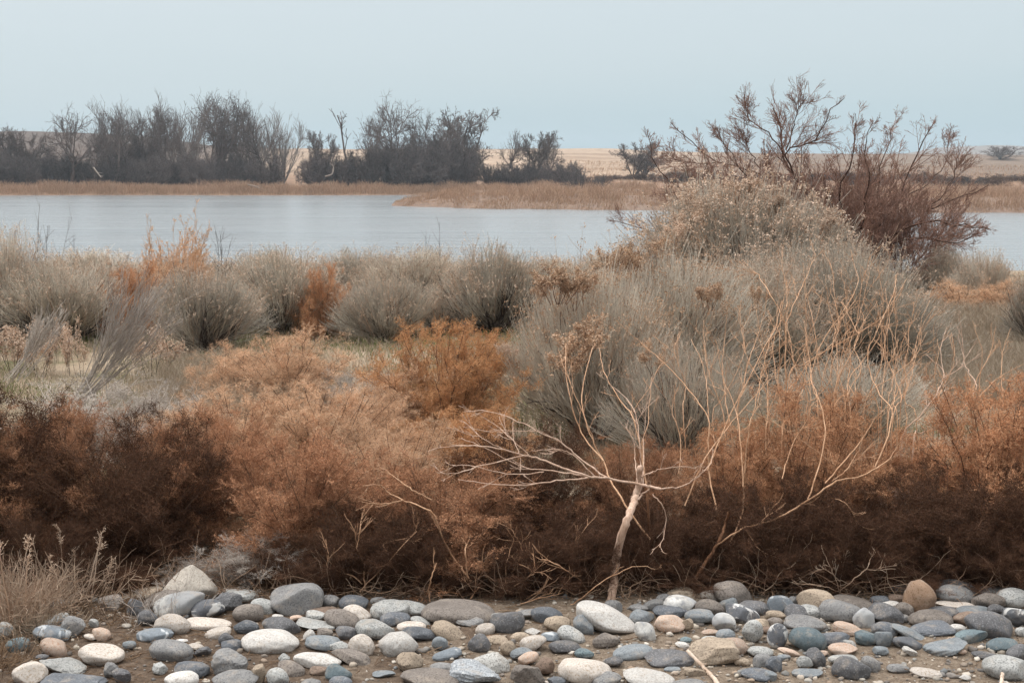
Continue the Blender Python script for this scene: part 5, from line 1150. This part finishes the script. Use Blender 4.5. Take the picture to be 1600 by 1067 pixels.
# tile, x, y, w, h (quarter pixels of the photo), tilt, colour, shape, look, short name for a landmark
STONES = [l.split('|') for l in """
1|1180|192|330|235|0|TL|y|large pale pyramid shaped rock|the pyramid rock
1|1120|312|300|142|-10|LT|o|large white boulder mottled with grey
1|1300|335|190|110|-5|MB|o|dark grey stone with white streaks|the white-streaked stone
1|1425|297|160|110|8|DG|a|dark angular stone
1|1500|255|200|80|12|LG|a|pale blue-grey slab
2|45|322|150|86|16|LG|o|pale sloping stone
1|1550|365|180|110|0|BRG|o|brown-grey dome stone
1|1540|452|150|86|0|DB|o|slate-dark round cobble
1|1302|433|272|76|2|C|f|long flat cream cobble|the long flat cream cobble
1|1360|489|168|66|-13|C|f|slim cream oval cobble
1|1080|436|212|126|4|C|o|round cream-grey cobble
1|970|500|216|84|-2|MBB|o|blue-grey stone with white blotches|the white-blotched blue stone
1|925|393|126|98|0|DG|o|dark round ball cobble
1|1005|285|252|108|-20|BRG|o|long brown-grey tilted boulder
1|1066|248|92|44|0|DG|o|dark stone top
1|892|246|236|72|-10|TN|f|flat tan rock|the flat tan rock
1|700|306|165|104|6|BRG|a|rough tan-grey rock
1|605|286|84|44|8|LG|a|little pale chip
1|342|302|172|66|4|LG|a|whitish weathered rock
1|450|282|84|54|0|TN|o|little tan stone
1|845|326|102|102|0|DG|o|dark grey round cobble
1|355|405|142|72|-16|LG|o|light blue-grey cobble
1|455|450|134|122|22|G|a|cracked grey angular stone|the cracked grey stone
1|322|496|214|104|10|MBB|o|grey-blue stone striped with white
1|585|425|58|52|0|LG|o|little light grey stone
1|630|491|118|68|20|P|o|small peach cobble
1|565|511|78|32|6|C|f|tiny flat cream stone
1|345|580|178|98|18|P|o|peach-tan cobble|the peach-tan cobble
1|110|565|142|88|0|T|o|dark teal cobble|the dark teal cobble
1|30|466|94|84|10|LG|o|pale blue-grey cobble
1|631|622|274|126|6|C|o|large cream cobble|the large cream cobble
1|808|560|78|44|5|BG|o|small blue-grey cobble
1|1075|600|254|124|8|G|o|mottled grey oval cobble|the mottled grey oval cobble
1|1132|536|78|24|0|W|f|thin pale chip
1|1222|575|98|48|-8|C|a|pale chipped stone
1|1268|600|96|58|0|DG|a|dark wedge stone
1|1415|528|94|78|0|DG|o|dark grey cobble
1|1450|572|124|78|0|DB|o|dark slate cobble
2|88|542|336|146|2|W|o|very large smooth white cobble|the very large white cobble
1|1440|671|212|140|2|G|b|square grey block stone|the square grey block
1|1199|711|204|88|4|DB|o|dark bluish oval cobble|the dark bluish oval cobble
1|1000|710|90|64|20|LG|a|light grey half buried stone
1|1135|786|204|112|0|W|o|white rounded cobble cut by the picture's edge
1|1470|780|274|118|0|G|o|wide grey cobble cut by the picture's edge
1|395|696|264|92|14|LG|a|long light grey chipped rock|the long chipped rock
1|186|741|202|124|-10|C|o|light tan rounded cobble
1|462|800|362|110|2|DB|b|wide dark slate slab|the wide slate slab
1|700|722|96|92|10|G|a|grey broken stone
1|757|757|114|92|10|DG|a|dark broken stone
1|265|636|74|34|0|DG|o|tiny dark stone
2|18|748|78|112|0|TN|o|tan upright cobble
2|255|270|308|194|6|G|o|very large smooth grey boulder|the large grey boulder
2|465|286|106|70|4|G|o|grey cobble
2|610|300|174|90|0|DB|o|slate-blue boulder|the slate-blue boulder
2|762|286|94|44|0|G|f|flat grey stone
2|836|346|228|110|0|LG|o|pale blue-grey boulder|the pale blue-grey boulder
2|965|330|196|78|16|LG|o|pale flat boulder
2|870|402|178|78|0|DB|o|dark blue-grey half hidden cobble
2|632|369|176|92|22|C|o|creamy pink boulder|the creamy pink boulder
2|533|402|206|104|12|BRG|o|brown-grey boulder
2|415|352|196|56|0|BR|f|flat reddish-brown stone
2|368|377|118|58|0|LG|o|light grey cobble
2|256|393|82|38|0|P|o|little peach stone
2|135|384|68|30|0|W|o|tiny white stone
2|160|441|224|108|8|DG|o|dark grey smooth boulder|the dark smooth boulder
2|380|430|234|62|4|LG|b|thin pale slab|the thin pale slab
2|432|486|94|54|0|BRG|o|little brown-grey cobble
2|560|484|124|72|5|DG|o|dark grey oval cobble
2|332|506|78|64|-20|W|a|small white angular chip
2|745|463|234|112|8|LG|o|light grey boulder with tan tinge
2|418|549|206|88|6|BG|o|light blue-grey oval cobble
2|520|571|114|54|8|LG|a|pale broken chip
2|661|566|156|118|22|C|o|cream egg cobble|the cream egg cobble
2|890|558|238|142|-6|W|o|large cream-white round boulder|the large cream-white boulder
2|1022|493|206|78|8|DB|f|flat slate-blue stone
2|971|450|168|58|2|C|f|cream flat cobble
2|1030|416|126|54|18|LG|o|pale grey oval cobble
2|1270|362|434|150|4|BRG|o|huge low olive-grey boulder|the huge low boulder
2|1330|410|200|90|12|G|a|grey split slab
2|1205|478|210|98|20|TN|o|tan speckled cobble
2|1150|549|94|74|8|BG|o|small round blue-grey cobble
2|1195|620|174|70|-12|MBB|o|grey cobble edged with white
2|960|668|154|106|0|TN|o|speckled tan round cobble
2|592|638|244|92|10|BRG|f|brown-grey flat cobble
2|385|656|284|90|2|W|f|long flat white cobble|the long flat white cobble
2|175|651|68|58|10|LG|a|small pale chip
2|220|711|164|88|20|BRG|o|brown-grey sloping cobble
2|395|723|114|54|0|BR|o|brown half buried cobble
2|518|742|148|98|14|T|o|blue teal cobble|the blue teal cobble
2|136|766|136|98|25|LG|o|light grey tilted cobble
2|340|798|124|48|0|G|o|low grey cobble at the picture's edge
2|530|790|136|66|0|DB|o|blue-black cobble
2|800|740|134|38|0|BG|f|half buried flat bluish stone
2|1090|776|354|126|4|BRG|o|wide dark brown-grey boulder|the wide brown-grey boulder
2|1168|705|148|68|0|G|o|grey cobble with flat top
2|1368|737|312|134|3|GR|b|speckled blue granite block|the speckled granite block
2|1472|665|224|118|8|GRL|y|pale granite wedge
2|1395|550|134|104|5|DG|y|dark pointed stone
2|1510|528|124|52|6|TN|o|tan flat cobble
2|1435|469|116|78|-20|C|o|cream tan cobble
2|1572|428|206|140|-6|DG|o|dark grey round boulder|the dark round boulder
2|1532|386|136|50|4|LG|f|pale flat slab
2|1575|580|92|78|0|TN|o|tan-grey small cobble
3|60|612|136|64|-6|BG|o|steel-blue cobble
3|218|373|188|92|0|DB|o|slate-dark boulder|the slate-dark boulder
3|96|366|156|54|-6|G|o|grey stone ridge
3|584|398|372|156|17|W|w|largest white wedge shaped boulder|the white wedge boulder
3|633|324|112|74|8|G|o|lilac-grey round stone
3|282|431|154|94|0|TN|o|tan-brown cobble
3|447|440|136|96|42|BG|o|dark blue-grey tilted cobble
3|370|506|172|92|26|LG|o|light grey-tan slanting cobble
3|130|481|96|44|0|W|a|small white stone
3|246|512|124|54|12|MBB|o|marbled blue-white cobble
3|50|511|114|58|0|TN|o|tan low cobble
3|134|551|160|94|-12|C|o|cream domed cobble
3|336|575|200|74|3|DG|f|dark flat oval cobble
3|102|642|124|64|-16|P|o|pale pinkish speckled cobble
3|452|613|114|54|0|T|o|small dark teal cobble
3|206|693|116|94|0|BR|o|reddish brown round cobble
3|102|746|216|126|20|BRG|a|brownish grey coarse rock
3|456|724|314|156|0|C|o|large cream-grey smooth boulder|the smooth cream-grey boulder
3|280|786|108|50|0|DB|o|dark blue low cobble
3|584|784|190|86|-14|G|o|grey sloping cobble
3|858|772|304|106|8|W|o|large white flat boulder|the flat white boulder
3|754|605|234|92|-6|BG|o|long blue-grey cobble|the long blue-grey cobble
3|586|534|158|90|-10|BRG|o|grey-brown veined cobble
3|834|480|158|104|34|LT|o|grey mottled tilted cobble
3|986|646|288|112|2|DG|o|large dark oval cobble|the large dark oval cobble
3|636|665|108|54|0|DG|o|small dark grey cobble
3|1000|712|98|30|4|BG|f|thin bluish chip
3|986|427|186|98|4|P|o|large peach cobble|the large peach cobble
3|1096|430|74|62|0|TN|o|tan knob stone
3|812|382|160|80|0|BG|o|blue-grey rounded cobble
3|988|357|202|78|3|DB|o|dark split cobble
3|1048|312|196|110|14|LT|o|blue-white quartz boulder|the blue-white boulder
3|1088|258|236|104|14|TN|a|tan rock with dished top|the dished tan rock
3|950|278|90|66|-20|G|o|grey cobble peeking out
3|884|312|140|68|-18|G|o|grey slanting cobble
3|790|331|114|44|0|G|o|low grey cobble
3|1228|264|116|74|-5|C|o|cream cobble
3|1382|250|246|156|14|BRG|o|large lilac-grey boulder|the lilac-grey boulder
3|1346|312|124|74|-28|BG|o|pale blue tilted cobble
3|1236|332|174|102|10|BRG|o|brownish domed cobble
3|1178|380|182|78|3|BG|o|blue-grey low cobble
3|1446|372|224|106|16|MB|o|dark stone marbled with white|the white-marbled stone
3|1512|330|200|86|6|DG|o|dark grey broad boulder
3|1326|422|144|106|24|LT|o|pale speckled egg cobble|the pale speckled egg cobble
3|1506|475|122|120|10|LG|o|pale round cobble
3|1336|501|114|68|0|BG|o|blue-grey half hidden cobble
3|1240|482|104|42|-4|P|o|small pinkish stone
3|1248|614|304|156|6|TN|b|big flat topped tan-grey rock|the flat topped rock
3|1235|536|112|54|0|LG|o|light grey cobble tucked behind
3|1384|572|180|104|10|P|o|pinkish pale cobble
3|1086|530|68|38|0|T|o|tiny teal stone
3|1064|560|84|32|4|W|f|tiny white flat stone
3|1552|602|150|62|6|LG|o|light blue-grey flat cobble
3|1572|668|124|90|0|G|o|grey cobble
3|1436|665|94|48|5|TN|o|small tan cobble
3|1542|752|208|76|4|DB|o|dark lilac-blue cobble
3|1145|732|134|56|14|TN|f|flat tan slab
3|1562|432|110|64|10|TN|o|tan-grey cobble
3|1592|470|66|44|0|BR|o|little brown cobble
3|1100|800|190|56|0|G|o|grey low cobble at the picture's edge
4|90|314|176|124|-8|MBB|o|teal-white banded boulder|the banded teal boulder
4|158|288|66|56|0|G|o|grey cobble half hidden
4|300|288|214|136|-4|TN|o|large tan round boulder|the large tan boulder
4|450|358|244|142|0|G|o|large smooth grey cobble
4|180|366|144|96|6|DG|o|dark grey rounded cobble
4|264|360|146|88|18|LG|o|light grey sloping cobble
4|600|403|136|120|34|LT|o|mottled blue-white cobble|the mottled blue-white cobble
4|525|296|254|84|10|BRG|o|dark brown-grey boulder
4|700|283|114|58|0|DB|o|slate cobble
4|808|275|126|62|0|BR|o|brown cobble
4|758|306|122|42|0|W|o|white low cobble
4|948|276|192|200|14|OR|w|orange upright stone|the orange upright stone
4|735|372|226|126|12|DG|o|large dark grey egg cobble
4|850|348|116|96|10|BRG|o|brown-grey cobble
4|1184|210|258|112|10|DG|o|dark shaded boulder behind the pile
4|1170|250|238|118|4|G|o|large grey domed boulder|the large grey dome
4|828|222|130|64|0|DB|o|dark half hidden boulder
4|1172|313|236|50|3|C|f|flat pale tan slab
4|1398|230|224|74|0|G|o|grey-green flat boulder
4|1380|286|198|100|0|BRG|o|brownish-grey cobble
4|1530|272|192|118|0|LG|o|light grey big cobble
4|1572|197|146|82|-4|G|o|grey boulder at the picture's edge
4|1480|176|134|56|0|DG|o|dark top boulder
4|1572|388|200|118|3|MB|o|dark boulder crusted with white|the white-crusted boulder
4|1024|402|264|112|4|BRG|o|large brown-grey oval boulder|the brown-grey oval boulder
4|1016|466|258|92|-4|DB|o|dark slate-blue broad cobble
4|1090|357|194|70|3|DG|o|dark low boulder
4|1284|346|204|58|0|BG|o|blue-grey long cobble
4|1424|342|116|72|4|DG|o|dark cobble
4|1250|402|180|92|-6|BR|o|brown boulder
4|1386|442|294|164|10|DG|o|largest dark grey boulder|the largest dark boulder
4|1190|462|110|58|10|W|o|small white cobble
4|1270|508|192|76|-8|T|f|blue-grey brick shaped cobble
4|902|494|272|70|24|BG|f|long pale blue slanting cobble|the long slanting blue cobble
4|728|470|166|96|14|DB|o|dark bluish round cobble
4|872|550|188|76|14|MB|o|white-veined black cobble
4|882|598|90|42|22|W|a|small white shard
4|1112|576|258|94|-10|BG|a|blue-grey notched rock|the notched rock
4|1465|566|182|84|-6|T|o|teal oval cobble|the teal oval cobble
4|1356|624|156|44|6|DG|f|dark flat stone
4|1562|610|140|86|-20|DG|o|dark grey tilted cobble
4|1492|705|276|146|0|LG|o|large pale mushroom shaped boulder|the pale mushroom boulder
4|990|736|190|58|8|C|f|pinkish cream flat cobble
4|812|706|134|48|3|G|f|grey flat cobble
4|521|711|224|134|10|DG|o|dark domed boulder|the dark domed boulder
4|640|682|120|80|28|G|o|grey tilted cobble
4|462|651|174|54|3|LG|f|light flat cobble
4|470|590|178|74|5|P|o|peach and white cobble|the peach and white cobble
4|345|610|64|32|0|P|a|tiny orange-tan stone
4|246|527|220|134|8|T|o|big teal-blue boulder|the big teal boulder
4|412|521|190|76|-4|DB|f|slate-grey long cobble
4|234|434|254|104|8|G|o|grey boulder with peach top
4|497|465|174|76|12|P|o|pink-peach cobble|the pink-peach cobble
4|60|506|124|134|0|MB|o|dark cobble with white foot
4|620|522|146|84|6|T|o|dark teal-grey cobble
4|720|528|108|92|0|BG|o|bluish dome cobble
4|706|598|94|54|0|BG|o|small bluish cobble
4|510|558|80|48|20|LG|o|small light cobble
4|130|606|136|46|18|P|f|slim peach cobble
4|98|641|82|44|0|BG|o|little pale blue cobble
4|230|671|98|74|8|LG|o|small pale round cobble
4|303|652|138|96|52|DG|o|dark steep tilted cobble
4|36|686|100|98|5|DB|o|dark bluish cobble
4|245|736|180|54|-4|BG|f|lilac-blue flat cobble
4|15|758|76|60|0|BG|o|low bluish cobble
4|42|422|104|62|0|BRG|o|brownish cobble
4|52|377|124|54|6|TN|f|tan flat stone
4|852|396|76|44|10|G|o|little grey cobble
4|1582|482|70|56|0|LG|o|light cobble at the picture's edge
4|1212|602|54|32|0|P|o|tiny peach pebble
4|1226|762|76|34|4|W|a|tiny white stone
""".strip().split('\n')]
TX = {1: 0, 2: 400, 3: 800, 4: 1200}
def build_stones():
    info = []
    for i, s in enumerate(STONES):
        t, x, y, w_, h_, ang = int(s[0]), *map(float, s[1:6])
        col, shp, look = s[6], s[7], s[8]; short = s[9] if len(s) > 9 else None
        px, py = TX[t] + x / 4, 867 + y / 4; hw, hh = w_ / 8, h_ / 8
        info.append([px, py, hw, hh, ang, col, shp, look, short])
    # labels: the look, and where it lies among stones that can be found
    marks = [(a[0], a[1] + a[3], a[8]) for a in info if a[8]]
    labels = []; used = set()
    for i, a in enumerate(info):
        bx, by = a[0], a[1] + a[3]
        near = sorted(((((m[0] - bx) ** 2 + (2.2 * (m[1] - by)) ** 2) ** .5, m) for m in marks if m[2] != a[8]), key=lambda v: v[0])
        near = [n[1] for n in near]
        def rel(m):
            dy = by - m[1]
            if dy > 9: return "in front of " + m[2]
            if dy < -9: return "behind " + m[2]
            return "beside " + m[2]
        cands = [a[7] + " " + rel(near[0]), a[7] + " " + rel(near[1]), a[7] + " between " + near[0][2] + " and " + near[1][2], a[7] + " " + rel(near[2]),
                 a[7] + " between " + near[0][2] + " and " + near[2][2], a[7] + " between " + near[1][2] + " and " + near[2][2]]
        c = next((c for c in cands if c not in used and len(c.replace('-', ' ').split()) <= 16), cands[0])
        used.add(c); labels.append(c)
    for i, a in enumerate(info):
        px, py, hw, hh, ang, col, shp, look, short = a
        rng = np.random.default_rng(1000 + i)
        # distance from where the stone's foot meets the gravel
        foot = on_plane(px, py + hh * .92, 0.004)
        d = math.hypot(foot[1], H); el_ = math.atan2(H, foot[1])
        ax = hw / F * d; vis = hh / F * d
        k = .62 if shp == 'f' else .78
        by = min(ax * k, vis / math.sin(el_) * .85)
        az = math.sqrt(max(vis ** 2 - (by * math.sin(el_)) ** 2, (vis * .45) ** 2)) / math.cos(el_)
        az *= 1.14
        V = stone_shape(rng, shp) * [ax * 1.07, by * 1.05, az]
        yaw = rng.uniform(-.15, .15)
        me = mesh_from("cobble", V, ICO4F, SM[col], smooth=True)
        big = hw > 32
        o = link("boulder" if big else "cobble", me)
        o.rotation_euler = (0, R(ang), yaw)
        # centre so that the outline falls where it was seen
        zc = az * .80 + .0
        c = on_plane(px, py, 0.0)
        yc = foot[1] + by * .80
        c = at(px, py, yc); o.location = (c[0], yc, max(c[2], az * .42))
        tag(o, labels[i], "stone", "cobbles on the gravel bank")
build_stones()

# driftwood sticks on the gravel
def stick(pts, r0, r1, label):
    w = [on_plane(a, b, z) for a, b, z in pts]; P = spline(w, 14); rng = np.random.default_rng(len(label))
    P[1:-1] += rng.normal(size=(12, 3)) * .0015
    m = MB(); m.tubes(P - P[0], np.linspace(r0, r1, 14)[None] * (1 + .12 * np.sin(np.arange(14) * 1.9))[None], 8)
    A, Ar = grow(rng, (P - P[0])[None], np.linspace(r0, r1, 14)[None], 2, .2, .6, .1, 50, crook=.1, K=4, rmin=.002); m.tubes(A, Ar, 6)
    o = link("stick", m.mesh("stick", M['stickwood'], True)); o.location = P[0]; tag(o, label, "stick", "bleached sticks on the gravel")
stick([(1074, 1016, .05), (1090, 1032, .03), (1103, 1046, .014), (1116, 1060, .010), (1128, 1078, .010)], .006, .0075, "bleached stick propped against the flat topped rock")
stick([(1566, 1052, .03), (1565, 1062, .02), (1563, 1080, .01)], .006, .0065, "short bleached stick end before the pale mushroom boulder")
stick([(1475, 1000, .012), (1484, 996, .012), (1492, 994, .015)], .0025, .002, "thin brown twig lying beside the notched rock")

# small gravel, soil crumbs and litter between the stones
def gravel():
    rng = np.random.default_rng(31)
    for name, n, lo, hi, mat, lab in (("gravel", 11000, .0028, .014, None, "small mixed gravel between the cobbles"), ("pebbles", 1100, .007, .017, None, "loose pebbles between the cobbles")):
        Y = rng.uniform(3.9, 5.75, n); X = rng.uniform(-.46, .46, n) * (Y + .6)
        keep = rng.uniform(0, 1, n) < np.clip(.35 + .5 * (X + .4), .25, 1); X, Y = X[keep], Y[keep]; n = len(X)
        s = lo * (hi / lo) ** (rng.uniform(0, 1, n) ** 2.6)
        V = ICO1[None] * (1 + .14 * rng.normal(size=(n, len(ICO1), 1)))
        V = V * (s[:, None] * np.stack([rng.uniform(.8, 1.5, n), rng.uniform(.7, 1.2, n), rng.uniform(.5, .9, n)], 1))[:, None]
        a = rng.uniform(0, 6.28, n); ca, sa = np.cos(a)[:, None], np.sin(a)[:, None]
        V = np.stack([V[..., 0] * ca - V[..., 1] * sa, V[..., 0] * sa + V[..., 1] * ca, V[..., 2]], -1)
        V = V + np.stack([X, Y, height(X, Y) + s * .25], 1)[:, None]
        T = (ICO1F[None] + (np.arange(n) * len(ICO1))[:, None, None]).reshape(-1, 3)
        m_ = veg("gravel_mixed", [(.12, .115, .115), (.25, .20, .16), (.42, .37, .31), (.16, .17, .18), (.30, .22, .16), (.55, .50, .44), (.10, .085, .075), (.21, .19, .175)], .85, 0, spec=.3)
        o = link(name, mesh_from(name, V.reshape(-1, 3), T, m_, smooth=True)); tag(o, kind="stuff", label=lab)
    # twig and leaf litter
    n = 22000; Y = rng.uniform(3.9, 6.0, n); X = rng.uniform(-.46, .46, n) * (Y + .6)
    keep = rng.uniform(0, 1, n) < np.clip(.62 - .55 * (X + .5) + .9 * (Y - 5.1), .10, 1); X, Y = X[keep], Y[keep]; n = len(X)
    a = rng.uniform(0, 6.28, n); L = .006 + .09 * rng.uniform(0, 1, n) ** 5
    P0 = np.stack([X, Y, height(X, Y) + .003 + .008 * rng.uniform(0, 1, n) ** 2], 1); D = np.stack([np.cos(a), np.sin(a), rng.normal(0, .16, n)], 1)
    t = np.linspace(0, 1, 4); bend = np.cross(D, [0, 0, 1.]) * (L * rng.normal(0, .2, n))[:, None]
    P = np.stack([P0 + D * (L * k)[:, None] + bend * (k * (1 - k) * 4) for k in t], 1); P[..., 2] = np.maximum(P[..., 2], .001)
    m = MB(); m.tubes(P, rng.uniform(.0006, .0018, n)[:, None] * np.ones((1, 4)), 3)
    o = link("twig_litter", m.mesh("twig_litter", M['litter'])); tag(o, kind="stuff", label="brown twig litter between the cobbles")
gravel()
